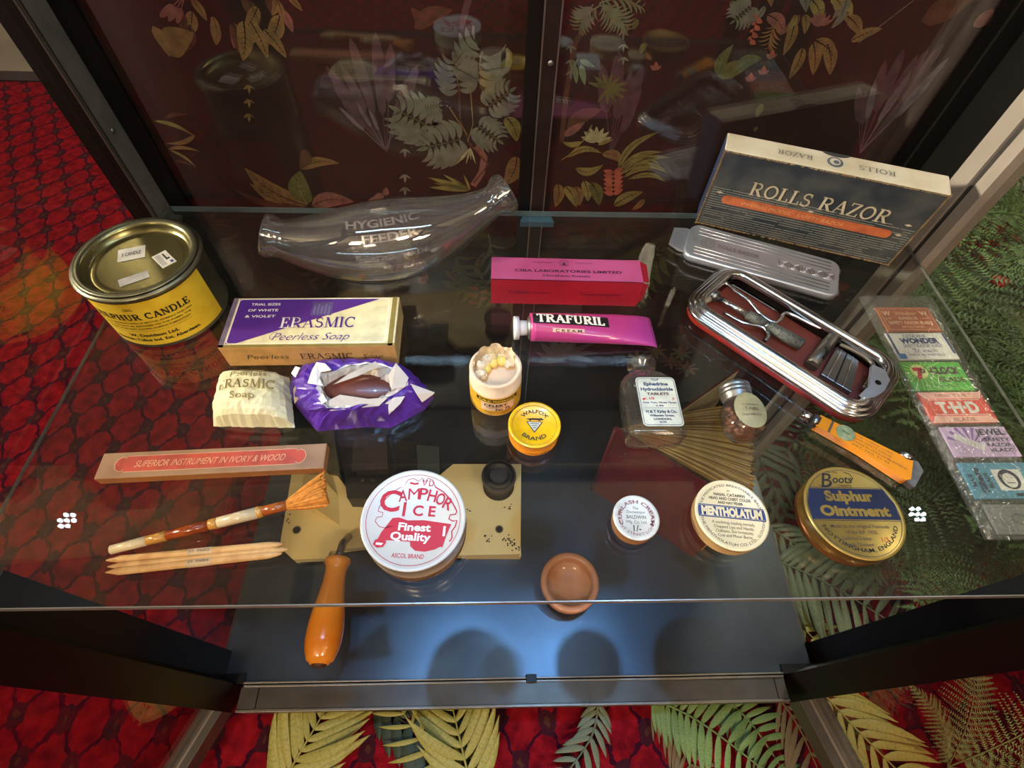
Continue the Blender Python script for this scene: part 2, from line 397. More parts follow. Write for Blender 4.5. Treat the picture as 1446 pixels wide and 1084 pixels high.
for sx in (-1, 1):
    # rear posts: inner side face strip, groove and dark outer edge
    b = MB()
    gi = alu
    if sx < 0:
        b.box((-.358, .325, ZF), (-.3432, .3285, TOP), blk); b.box((-.3432, .325, ZF), (-.342, .3285, TOP), alu)
        b.box((-.357, .3285, ZF), (-.343, .331, TOP), blk)
        b.box((-.358, .331, ZF), (-.342, .352, TOP), mat('lit_grey_metal', '#6e6a62', .45, .3)); b.box((-.362, .327, ZF), (-.358, .352, TOP), blk)  # left post strip: reflected light put into its grey
    else:
        b.box((.342, .3172, ZF), (.360, .352, TOP), blk)
        b.box((.342, .300, ZF), (.360, .3172, TOP), beige)
        b.box((.3445, .2935, ZF), (.360, .300, TOP), anth)
        b.box((.342, .282, ZF), (.360, .2935, TOP), beige)
    b.box((min(sx*.342, sx*.360), .352, ZF), (max(sx*.342, sx*.360), .368, TOP), blk)
    cpart('corner_post', b)
    b = MB()
    b.box((min(sx*.342, sx*.37), -.003, ZF), (max(sx*.342, sx*.37), .0275, TOP), blk)
    ix = -.319 if sx < 0 else .296
    b.box((min(ix, sx*.345), -.0055, ZB-.03), (max(ix, sx*.345), .004, ZB+.003), blk)
    cpart('corner_post', b)
    b = MB(); b.box((min(sx*.326, sx*.342), .352, ZF), (max(sx*.326, sx*.342), .368, TOP), blk); cpart('back_frame_stile', b)
    b = MB(); b.box((min(sx*.3512, sx*.355), .0275, ZB-.03), (max(sx*.347, sx*.351), .30 if sx > 0 else .33, TOP), SPG); cpart('side_pane', b)
    b = MB(); xr = (-.3505, -.3475) if sx < 0 else (.3335, .3365); b.box((xr[0], .0275, ZB-.03), (xr[1], .31, ZB-.001), anth); cpart('side_rail', b)
    b = MB(); b.box((min(sx*.0065, sx*.326), .3545, ZB), (max(sx*.0065, sx*.326), .3575, TOP), PG); cpart('back_pane', b)
b = MB()
b.box((-.0175, .352, ZB), (-.0065, .366, TOP), blk); b.box((-.0065, .349, ZB), (-.0055, .366, TOP), alu)
b.box((-.0055, .350, ZB), (.0055, .366, TOP), mat('brown_metal', '#30241f', .4, .4)); b.box((.0055, .349, ZB), (.0065, .366, TOP), alu)
cpart('centre_post', b)
for zz in (.128, -.012, -.16):
    b = MB(); b.ball((0.001, .3488, zz), .0022, alu, 10, (1, .6, 1)); cpart('screw', b)
b = MB(); b.ball((-.3415, .339, .075), .0022, alu, 10, (.6, 1, 1)); cpart('screw', b)
b = MB(); b.box((-.345, .352, ZB-.03), (.345, .366, ZB+.004), blk); cpart('back_rail', b)
b = MB(); b.box((-.372, .345, TOP), (.372, .37, TOP+.02), blk); b.box((-.372, -.005, TOP), (.372, .02, TOP+.02), blk)
for x in (-.372, .347): b.box((x, .02, TOP), (x+.025, .345, TOP+.02), blk)
b.box((-.347, .085, TOP), (.347, .115, TOP+.012), blk); cpart('top_frame', b)
b = MB(); b.box((-.347, .02, TOP+.013), (.347, .345, TOP+.017), PG); cpart('top_pane', b)
for p in LEDS:
    b = MB(); M = Matrix.Translation((p[0], p[1], TOP-.012))
    b.lathe([(.024, 0), (.027, .003), (.027, .0119)], alu, M); cpart('lamp_housing', b)
    b = MB()
    for k in range(7):
        a = k*PI/3; r = .011 if k else 0
        disc(b, p[0]+r*math.cos(a), p[1]+r*math.sin(a), .0036, mat('led_lens', '#bfdcff', .3, emit=12), TOP-.0125, 14)
    cpart('led_cluster', b)
for x, y in ((0, .3455), ):
    b = MB()
    b.prism([(-.016, .337), (.016, .337), (.0125, .3495), (-.0125, .3495)], -.012, -.0065, mat('shelf_clip_metal', '#5f8fb0', .35, .6))
    bevel(cpart('shelf_clip', b), .0006)
for sx in (-1, 1):
    for y in (.02, .335):
        b = MB(); b.box((min(sx*.328, sx*.346), y-.006, -.0105), (max(sx*.328, sx*.346), y+.006, -.0066), alu); cpart('shelf_clip', b)
# doors, swung open past square
def door(sx, hx, hy, dx, dy, mats):
    u = Vector((dx, dy, 0)).normalized(); n = Vector((sx*abs(u.y), -sx*u.x*1.0, 0))
    n = Vector((u.y, -u.x, 0));
    if n.x*sx < 0: n = -n
    W_, T_ = .338, (.022 if sx < 0 else .030)
    MM = Matrix(((u.x, n.x, 0, hx), (u.y, n.y, 0, hy), (0, 0, 1, -ZF), (0, 0, 0, 1)))
    z0, z1 = ZB-.03, TOP
    f = MB()
    f.box((0, 0, z0), (.028, T_, z1), mats[0]); f.box((W_-.028, 0, z0), (W_, T_, z1), mats[0])
    f.box((.028, 0, z0), (W_-.028, T_, z0+.028), mats[1]); f.box((.028, 0, z1-.03), (W_-.028, T_, z1), mats[0])
    f.box((.028, T_*.30, z0+.028), (W_-.028, T_*.42, z0+.0295), alu)
    f.box((.028, -.0006, z0), (W_-.028, .0006, z0+.0275), alu)
    d = f.build('door', cab, MM)
    g = MB().box((.027, T_*.5-.002, z0+.027), (W_-.027, T_*.5+.002, z1-.029), DG)
    g.build('door_pane', d)
    return d
door(-1, -.3275, -.0062, -.0207, -.0483, (blk, anth))
door(1, .3020, -.0062, .0165, -.058, (blk, anth))

# glass shelf
sh = thing('glass_shelf', 'clear glass shelf spanning the cabinet under all the displayed items', 'shelf')
SX0, SX1, SY0, SY1, CH = -.340, .340, 0.0, .3445, .012
sp_ = [(SX0, SY0), (SX1, SY0), (SX1, SY1-.004), (SX1-.004, SY1), (SX0+.004, SY1), (SX0, SY1-.004)]
b = MB(); b.prism(sp_, -.006, 0, SG); b.build('glass_panel', sh)
b = MB()
b.box((SX0, SY0-.0007, -.0058), (SX1, SY0-.0001, -.0004), edge)
b.box((SX0+.004, SY1+.0001, -.0058), (SX1-.004, SY1+.0006, -.0004), mat('glass_back_edge', '#6f7f86', .3))
for x in (SX0-.0003, SX1+.0001): b.box((x, SY0, -.0036), (x+.0002, SY1-.004, -.0014), edge)
b.build('polished_edge', sh)

# ------------------------------------------------------------------ wallpaper board behind the back panes
YW = .374
wb = thing('wallpaper_board', 'dark maroon board with printed tropical plants behind the cabinet back', 'wallpaper')
maroon = mat('maroon_paper', '#3e211f', .8, hex2='#2f1817', scale=9)
MB().box((-.345, YW, ZB-.03), (.345, YW+.006, TOP), maroon).build('backing_board', wb)
INK = {k: mat('ink_'+k, h, .8, var=.18, scale=120) for k, h in dict(
    bronze='#a07a4e', gold='#a89355', olive='#777142', grey='#8c8678', sage='#858b6c', plum='#694850', mauve='#86707a',
    coral='#cf6a55', rose='#a86a62', brown='#6e4636', cream='#cbb98e', deep='#33200f', darkleaf='#2c2419', teal='#4d5650').items()}
ZL = [0]
def _W(px, py):
    p = aty(px, py, YW); return (p.x, p.z)
class Print:
    def __init__(s): s.mb = MB()
    def leaf(s, p, q, wd, ink, bend=.0, rib=None, n=8, blunt=.0):
        """leaf from pixel p (stalk) to q (tip), wd relative to length"""
        a = Vector(_W(*p)); c = Vector(_W(*q)); d = c-a; L = d.length; t = d.normalized(); nn = Vector((-t.y, t.x))
        ZL[0] += 1; y = YW-.0002-(ZL[0] % 60)*1e-5
        top, bot, mid = [], [], []
        for i in range(n+1):
            f = i/n; wv = wd*L*.5*(math.sin(PI*min(1, f**(.75)))**(.8 if not blunt else .45))
            m_ = a+d*f+nn*bend*L*math.sin(PI*f)
            mid.append(m_); top.append(m_+nn*wv); bot.append(m_-nn*wv)
        vs = [(p_.x, y, p_.y) for p_ in top+bot]
        k = n+1
        s.mb.add(vs, [(i, i+1, k+i+1, k+i) for i in range(n)], INK[ink])
        if rib:
            r = .02*L
            vs = [(m_.x+nn.x*e*r*(1-i/n), y-.00002, m_.y+nn.y*e*r*(1-i/n)) for e in (1, -1) for i, m_ in enumerate(mid)]
            s.mb.add(vs, [(i, i+1, k+i+1, k+i) for i in range(n)], INK[rib])
            for i in range(1, n):
                for sd in (1, -1):
                    e0 = mid[i]; e1 = (top if sd > 0 else bot)[min(n, i+1)]*.9+mid[min(n, i+1)]*.1
                    dd = (e1-e0); nx = Vector((-dd.y, dd.x)).normalized()*r*.35 if dd.length > 0 else Vector((0, 0))
                    s.mb.add([(e0.x+nx.x, y-.00002, e0.y+nx.y), (e0.x-nx.x, y-.00002, e0.y-nx.y), (e1.x, y-.00002, e1.y)], [(0, 1, 2)], INK[rib])
    def stem(s, pts, t, ink):
        ZL[0] += 1; y = YW-.0002-(ZL[0] % 60)*1e-5
        P = [Vector(_W(*p)) for p in pts]
        Q = []
        for i in range(len(P)-1):
            for k in range(4): Q.append(P[i].lerp(P[i+1], k/4))
        Q.append(P[-1])
        line(s.mb, [(q.x, q.y) for q in Q], t, INK[ink], 0, f=lambda a, b: (a, y, b))
    def frond(s, p, q, n, ll, ink, bend=.1, w=.3, fwd=.5, both=True, rib=None):
        a, c = Vector(p), Vector(q); d = c-a; t = d.normalized(); nn = Vector((-t.y, t.x)); L = d.length
        c_ = [a+d*(i/n)+nn*bend*L*math.sin(PI*i/n) for i in range(n+1)]
        s.stem([tuple(x) for x in c_], .0011, rib or ink)
        for i in range(1, n+1):
            le = ll*math.sin(PI*(.12+.8*i/n))**.6
            for sd in (1, -1) if both else (1,):
                o = (t*fwd+nn*sd*(1-fwd*.6)).normalized()*le
                s.leaf(tuple(c_[i]), tuple(c_[i]+o), w, ink, bend=.12*sd)
    def monstera(s, p, q, ink, n=6):
        a, c = Vector(p), Vector(q); d = c-a; L = d.length; t = d.normalized(); nn = Vector((-t.y, t.x))
        for i in range(n):
            o = a+d*(.02+.80*i/n)
            for sd in (1, -1):
                le = L*.62*math.sin(PI*(.30+.58*i/n))
                v = (t*(.25+.75*i/n)+nn*sd*.9).normalized()*le
                s.leaf(tuple(o), tuple(o+v), .27, ink, bend=-.22*sd, blunt=1)
                s.stem([tuple(o), tuple(o+v*.8)], .0004, 'deep')
        s.leaf(tuple(a+d*.72), q, .34, ink); s.stem([p, tuple(a+d*.9)], .0008, 'olive')
    def plume(s, base, tips, ink, w=.14):
        for tx, ty in tips:
            m = (base[0]*.55+tx*.45, base[1]*.55+ty*.45)
            s.stem([base, m], .0008, ink); s.leaf(m, (tx, ty), w, ink, blunt=1)
P = Print()
# --- left panel: hanging bouquet above the pot
R_ = random.Random(3)
for k in range(16):
    x = 232+R_.random()*165; y = -10+R_.random()*46
    P.leaf((x, y), (x+R_.uniform(-26, 26), y+R_.uniform(25, 45)), .42, R_.choice(['bronze', 'rose', 'brown', 'bronze']), .05, 'deep')
P.plume((262, -8), [(226, 24), (238, 30), (250, 33)], 'rose', .3)
P.leaf((216, 36), (240, 80), .5, 'bronze', .1); P.leaf((240, 78), (274, 46), .6, 'bronze', .15)
for a in (((344, 28), (343, 86)), ((354, 30), (378, 82)), ((372, 40), (405, 82)), ((300, 22), (308, 54)), ((392, 0), (400, 30)), ((406, -6), (428, 16))):
    P.leaf(a[0], a[1], .38, 'bronze', .05, 'deep')
for a in (((218, 170), (276, 192), 'gold'), ((276, 190), (234, 202), 'bronze'), ((238, 210), (284, 214), 'bronze'), ((240, 211), (278, 236), 'gold'), ((246, 226), (280, 238), 'brown'), ((232, 168), (268, 162), 'brown')):
    P.leaf(a[0], a[1], .13, a[2], .1)
# --- left lower: spatulate leaves
for a, ink, wd in (((434, 290), (345, 236), 'bronze', ), ((432, 292), (352, 258), 'bronze'), ((434, 288), (418, 236), 'olive'), ((436, 288), (478, 232), 'bronze'), ((440, 290), (500, 284), 'rose'), ((430, 293), (326, 266), 'brown')) and [(((434, 290), (345, 236)), 'bronze', .34), (((432, 292), (352, 258)), 'bronze', .3), (((434, 288), (424, 240)), 'olive', .55), (((424, 238), (480, 230)), 'bronze', .26), (((440, 290), (500, 284)), 'rose', .4), (((430, 293), (326, 264)), 'brown', .14), (((432, 210), (424, 236)), 'brown', .5)]:
    P.leaf(a[0], a[1], wd, ink, .12, 'gold' if ink == 'olive' else 'brown')
# --- purple plume fan
P.plume((546, 214), [(460, 92), (470, 118), (482, 140), (494, 52), (508, 98), (530, 44), (534, 100), (552, 60), (575, 110), (482, 92), (590, 90)], 'plum', .2)
P.plume((546, 214), [(478, 150), (500, 140), (520, 150), (560, 150)], 'mauve', .14)
# hanging chains
for x, ys in ((572, (178, 210, 246, 264)), (352, (120, 140, 160)), (806, (64, 84, 100)), (880, (44, 62, 80))):
    for y in ys:
        for s_ in (-1, 0, 1): P.leaf((x, y), (x+s_*8, y+(12 if s_ == 0 else 6)), .30, 'grey' if x > 500 else 'bronze')
# --- monsteras
P.stem([(648, 120), (650, 170), (665, 205), (690, 232), (668, 258)], .0016, 'brown')
for a in (((672, 112), (690, 36)), ((610, 180), (548, 148)), ((690, 150), (730, 122)), ((650, 196), (588, 212)), ((676, 178), (712, 204)), ((648, 128), (640, 70)), ((600, 150), (626, 148))):
    P.monstera(a[0], a[1], 'grey')
P.stem([(664, 120), (668, 175), (660, 200)], .0009, 'bronze'); P.stem([(634, 150), (660, 190)], .0009, 'bronze')
for k in range(5): P.leaf((664, 208), (644+k*7, 232-(k % 2)*6), .1, 'cream')
P.stem([(672, 206), (684, 222), (680, 244), (668, 262)], .006, 'rose')
for a in (((714, 164), (730, 200)), ((730, 220), (712, 262))): P.leaf(a[0], a[1], .5, 'gold' if a[0][0] < 720 else 'bronze', .1, 'deep')
P.leaf((710, 104), (712, 60), .2, 'olive'); P.leaf((716, 104), (722, 58), .2, 'gold'); P.leaf((738, 70), (748, 50), .3, 'sage')
for k, (x, y) in enumerate(((604, 250), (612, 258), (626, 246), (640, 252), (606, 264), (630, 262), (655, 246))): P.leaf((664, 268), (x, y), .14, 'olive' if k % 2 else 'gold')
P.leaf((540, 272), (528, 288), .5, 'rose'); P.leaf((544, 276), (546, 264), .6, 'rose'); P.leaf((520, 288), (534, 276), .4, 'rose')
P.leaf((585, 40), (640, 14), .35, 'brown', .1); P.leaf((600, 35), (580, 10), .5, 'brown'); P.stem([(650, 40), (664, -10)], .005, 'plum')
P.leaf((610, 60), (650, 30), .5, 'deep'); P.leaf((690, 60), (730, 20), .5, 'deep')
P.leaf((690, 80), (700, -10), .6, 'deep'); P.leaf((740, 80), (722, 0), .6, 'deep')
# --- right panel: palm
P.stem([(793, 200), (800, 130), (812, 60), (842, 14)], .0042, 'brown')
P.frond((846, 8), (818, 40), 7, 24, 'sage', .1, .16); P.frond((846, 6), (884, 40), 8, 26, 'sage', -.1, .16); P.frond((846, 4), (905, 10), 7, 24, 'sage', -.15, .16)
P.frond((850, 0), (870, 36), 7, 24, 'sage', .05, .16); P.frond((838, 6), (822, 24), 6, 24, 'grey', 0, .16)
for x, y in ((886, 34), (900, 26), (910, 60)): P.leaf((x, y), (x-6, y+16), .6, 'olive')
for a in (((806, 100), (816, 82)), ((818, 84), (840, 94)), ((820, 90), (826, 120)), ((812, 92), (814, 118))): P.leaf(a[0], a[1], .3, 'sage')
for k in range(11):
    t = math.radians(-160+k*28); P.leaf((858, 124), (858+30*math.cos(t), 124+24*math.sin(t)), .2, 'olive')
P.plume((862, 218), [(850, 90), (874, 70), (892, 100), (908, 92), (905, 120), (880, 110), (897, 150)], 'plum', .26)
P.leaf((800, 182), (850, 154), .4, 'brown', .1); P.leaf((796, 192), (826, 172), .35, 'rose')
for k in range(7):
    t = math.radians(-170+k*27); P.leaf((842, 200), (842+22*math.cos(t), 196+18*math.sin(t)), .34, 'cream')
P.leaf((822, 200), (794, 200), .3, 'gold', .15); P.leaf((844, 204), (866, 196), .25, 'gold')
P.stem([(836, 176), (822, 200), (804, 218), (792, 226)], .0008, 'gold')
P.leaf((800, 222), (850, 216), .2, 'gold', .2, 'brown'); P.leaf((850, 216), (880, 230), .4, 'bronze', .15, 'brown'); P.leaf((812, 238), (852, 232), .34, 'gold', -.2, 'brown')
for a in (((874, 236), (918, 190)), ((872, 238), (930, 186)), ((874, 240), (936, 214)), ((876, 246), (946, 222)), ((878, 240), (944, 244)), ((884, 226), (932, 232)), ((888, 252), (940, 256)), ((880, 250), (924, 240))):
    P.leaf(a[0], a[1], .15, 'gold', .16, 'olive')
for k in range(6):
    y = 238+k*6
    P.leaf((866, y+6), (852, y+2), .5, 'coral'); P.leaf((866, y+6), (880, y-2), .5, 'coral')
for a in (((788, 258), (784, 292), 'bronze'), ((798, 262), (814, 292), 'gold'), ((812, 262), (818, 290), 'bronze'), ((824, 254), (830, 284), 'gold'), ((834, 256), (846, 290), 'olive'), ((866, 290), (908, 270), 'gold'), ((840, 300), (812, 300), 'brown'), ((910, 280), (892, 296), 'bronze')):
    P.leaf(a[0], a[1], .4, a[2], .08, 'deep')
# --- right panel: hanging bouquet
for k in range(14):
    x = 1030+R_.random()*170; y = -14+R_.random()*36
    P.leaf((x, y), (x+R_.uniform(-30, 30), y+R_.uniform(20, 40)), .4, R_.choice(['gold', 'bronze', 'grey', 'rose', 'sage']), .1, 'deep')
P.monstera((1060, 10), (1030, 34), 'grey'); P.frond((1100, 30), (1086, 66), 6, 20, 'bronze', .1, .12)
for k in range(12): P.leaf((1070-k*1.0, 20+k*3.4), (1064+(k % 3)*7-k, 25+k*3.4), .6, 'coral')
P.leaf((1014, 108), (1036, 62), .4, 'olive', .14, 'sage'); P.leaf((1036, 100), (1076, 82), .5, 'olive', .14, 'sage'); P.leaf((1012, 106), (1062, 88), .5, 'olive')
for a in (((1134, 66), (1114, 112)), ((1148, 60), (1148, 106)), ((1168, 62), (1172, 106)), ((1150, 56), (1180, 84)), ((1122, 30), (1106, 78)), ((1196, 22), (1216, 50)), ((1200, 58), (1246, 40))):
    P.leaf(a[0], a[1], .36, 'bronze', .06, 'deep')
for k in range(6):
    t = math.radians(-150+k*25); P.leaf((1160, 36), (1160+20*math.cos(t), 34+18*math.sin(t)), .34, 'rose')
P.stem([(1212, 60), (1290, 0)], .0007, 'grey')
P.plume((1214, 216), [(1212, 122), (1222, 128), (1250, 84), (1262, 90), (1276, 68), (1296, 76), (1312, 66), (1334, 58), (1320, 90), (1296, 116)], 'plum', .2)
P.plume((1214, 216), [(1236, 112), (1286, 100), (1340, 80), (1270, 120), (1318, 110)], 'mauve', .16)
for x, y in ((1078, 98), (1060, 108), (926, 92), (1090, 76)):
    P.leaf((x, y+6), (x, y-6), .6, 'coral'); P.leaf((x, y+6), (x-8, y), .5, 'rose'); P.leaf((x, y+6), (x+8, y), .5, 'rose')
P.leaf((1076, 146), (1068, 166), .5, 'olive'); P.leaf((1068, 178), (1066, 186), .8, 'olive')
P.leaf((1300, 30), (1395, -20), .5, 'brown'); P.leaf((1384, 20), (1396, 34), 1.0, 'rose')
# --- below the shelf (seen through it)
for k in range(9):
    t = math.radians(-175+k*20); P.leaf((690, 400), (690+70*math.cos(t), 400+46*math.sin(t)), .3, R_.choice(['olive', 'bronze', 'darkleaf']), .15, 'deep')
P.frond((640, 350), (690, 420), 7, 36, 'olive', .1, .22); P.frond((690, 330), (735, 420), 7, 34, 'grey', .1, .2)
for k in range(6): P.leaf((590+R_.random()*16, 385+R_.random()*14), (586+R_.random()*26, 380+R_.random()*24), .4, 'coral')
for k in range(5): P.leaf((676, 408+k*5), (660+(k % 2)*30, 404+k*5), .4, 'coral')
for k in range(14):
    t = math.radians(k*26); P.leaf((470, 385), (470+55*math.cos(t), 375+30*math.sin(t)), .2, 'brown')
for k in range(9):
    t = math.radians(-200+k*28); P.leaf((800, 505), (800+46*math.cos(t), 500+30*math.sin(t)), .24, 'grey', .1)
for c_ in ((925, 495), (948, 510), (962, 498), (900, 506), (970, 520)):
    for k in range(8):
        t = k*PI/4+c_[0]; P.leaf(c_, (c_[0]+18*math.cos(t), c_[1]+12*math.sin(t)), .28, R_.choice(['rose', 'bronze', 'grey']))
P.frond((300, 330), (320, 420), 6, 30, 'brown', .1, .3)
P.frond((960, 340), (900, 420), 7, 36, 'olive', .1, .2); P.frond((860, 350), (940, 350), 7, 24, 'darkleaf', .1, .2)
P.mb.build('printed_foliage', wb)

# ================================================================== things on the shelf
paper = lambda n, h, **k: mat(n, h, k.pop('rough', .55), scale=k.pop('scale', 90), **k)
ink_blk = mat('black_print', '#1c1a18', .5); ink_brown = mat('brown_print', '#5a4634', .6); white = mat('white_print', '#f2eee4', .5, var=.03)
red_ink = mat('red_print', '#b81022', .55, var=.05); navy = mat('navy_print', '#161c38', .45); blue_ink = mat('blue_print', '#20356e', .5)

def tin(name, label, cat, X, Y, r, H, body, lid, top, prn, rz=0.0, lidh=.55, bead=.0012, band=None, recess=.0006, group=None, side=None):
    t = thing(name, label, cat, (X, Y, 0), rz, group)
    b = MB(); z1 = H*(1-lidh)
    b.lathe([(0, .0004), (r*.93, .0004), (r*.95, 0), (r-.0006, .0006), (r-.0004, .0014), (r-.0010, .002), (r-.0010, z1+.001)], body); b.build('tin_body', t)
    b = MB()
    b.lathe([(r-.0009, z1), (r, z1+.0002), (r+.0002, z1+.001), (r, z1+.0016), (r, H-bead), (r+.0003, H-bead*.7), (r+.0002, H-.0002), (r-.0006, H), (r-.0016, H-recess*.3), (r-.0022, H-recess), (0, H-recess)], lid, mats=[band or lid]*5+[lid]*2+[top]*3, caps=False)
    ld = b.build('lid', t)
    b = MB(); prn(b, r, H-recess+.00018); b.build('lettering', ld)
    if side:
        b = MB(); side(b, r, H); b.build('side_lettering', t)
    return t
def cyl_map(r, a0):
    return lambda x, y: ((r)*math.cos(a0+x/r), (r)*math.sin(a0+x/r), y)

# ---- sulphur candle tin
tinm = mat('tinplate', '#a39a68', .26, .9, .15, 25, .05, 300); tind = mat('worn_tinplate', '#7d7a62', .36, .85, .2, 40, .1, 200)
gold = mat('brass_lacquer', '#b99a4e', .3, .75, .12, 50)
yel = paper('yellow_paper', '#f0cf35', hex2='#e6be26')
X, Y, r, H = -.2924, .2217, .0414, .0526
t = thing('candle_tin', 'large round tin with yellow paper label and recessed metal lid bearing small stickers', 'tin', (X, Y, 0))
b = MB(); b.lathe([(0, .0004), (r*.96, .0004), (r*.97, 0), (r+.0003, .0008), (r+.0003, .002), (r-.0006, .003), (r-.0006, H-.006), (r-.0002, H-.005), (r+.0014, H-.0042), (r+.0018, H-.003), (r+.0014, H-.0018), (r-.0004, H-.001)], tind, caps=False); b.build('tin_body', t)
b = MB()
n = 56; a0, a1 = math.radians(-205), math.radians(-8)
rs = [[((r-.0002)*math.cos(a0+(a1-a0)*i/n), (r-.0002)*math.sin(a0+(a1-a0)*i/n), z) for i in range(n+1)] for z in (.0035, H-.0062)]
b.rings(rs, yel, close=False)
b.build('paper_label', t)
b = MB(); b.lathe([(r-.0012, H-.001), (r-.0002, H), (r-.0028, H+.0004), (r-.0052, H-.0004), (r-.0065, H-.0022), (r-.0078, H-.0060), (r-.0100, H-.0068), (r-.0125, H-.0062), (r-.014, H-.0062), (0, H-.0062)], tinm,
        mats=[tind]*3+[tinm]*6, seg=72, caps=False); ld = b.build('lid', t)
def sticker(parent, q, z, m, txt=None, th=.0002, name='sticker'):
    P4 = [at(*p, z) for p in q]; c = sum(P4, Vector())/4
    ux = (P4[1]-P4[0]+P4[2]-P4[3]); uy = (P4[3]-P4[0]+P4[2]-P4[1]); W_, H_ = ux.length/2, uy.length/2; a = math.atan2(ux.y, ux.x)
    M = Matrix.Translation(c)@Matrix.Rotation(a, 4, 'Z')
    b = MB(); b.box((-W_/2, -H_/2, 0), (W_/2, H_/2, th), m)
    if txt: txt(b, W_, H_)
    o = b.build(name, parent); o.matrix_world = M
    if parent: o.matrix_local = parent_inv(parent)@M
    return o
def parent_inv(p):
    bpy.context.view_layer.update(); return p.matrix_world.inverted()
wst = paper('sticker_paper', '#d8d2c4')
sticker(ld, [(166, 353), (204, 347), (206, 362), (167, 371)], H-.006, wst, lambda b, w, h: text(b, 'S CANDLE', 0, 0, h*.28, ink_blk, w=w*.7, z=.0004, bold=.02))
def st2(b, w, h):
    b.box((.1*w, -.1*h, .0002), (.22*w, .35*h, .0003), ink_blk); b.box((.1*w, -.12*h, .0002), (.36*w, 0, .0003), ink_blk); b.box((-.4*w, -.4*h, .0002), (-.05*w, .4*h, .0003), paper('grey_sticker', '#b0aca4')); b.box((.2*w, -.42*h, .0002), (.4*w, -.26*h, .0003), blue_ink)
sticker(ld, [(216, 361), (237, 353), (246, 369), (228, 381)], H-.006, wst, st2)
sticker(ld, [(166, 397), (205, 382), (215, 391), (170, 404)], H-.006, paper('grey_sticker', '#b0aca4'))
b = MB(); rc = r+.0001; am = math.radians(-80)
f = lambda dx: (lambda x, y: (rc*math.cos(am+(x+dx)/rc), rc*math.sin(am+(x+dx)/rc), y))
text(b, '225G', 0, .0408, .0020, ink_brown, f=f(-.004), bold=.02)
text(b, 'SULPHUR CANDLE', 0, .0335, .0056, ink_blk, w=.068, f=f(.0), serif=True, bold=.05)
for i, sx in enumerate(('FOR THE DESTRUCTION OF MOTHS, ANIMALS AND FISH', 'PESTS. DO NOT BE EXPOSED TO THE FUMES. THE', 'ROOM TO BE KEPT CLOSED DURING FUMIGATION')):
    text(b, sx, 0, .0275-.0030*i, .0014, ink_blk, w=.066-.004*i, f=f(.0), bold=.015)
line(b, [(-.030+i*.002, .0188) for i in range(31)], .0002, ink_brown, 0, f=f(0))
text(b, 'W. Davidson Ltd.', 0, .0145, .0030, ink_blk, w=.034, f=f(0), bold=.03)
text(b, 'Mastrick, Tullos Ind. Est. Aberdeen.', 0, .0095, .0028, ink_blk, w=.062, f=f(.0), bold=.03)
b.build('lettering', t)

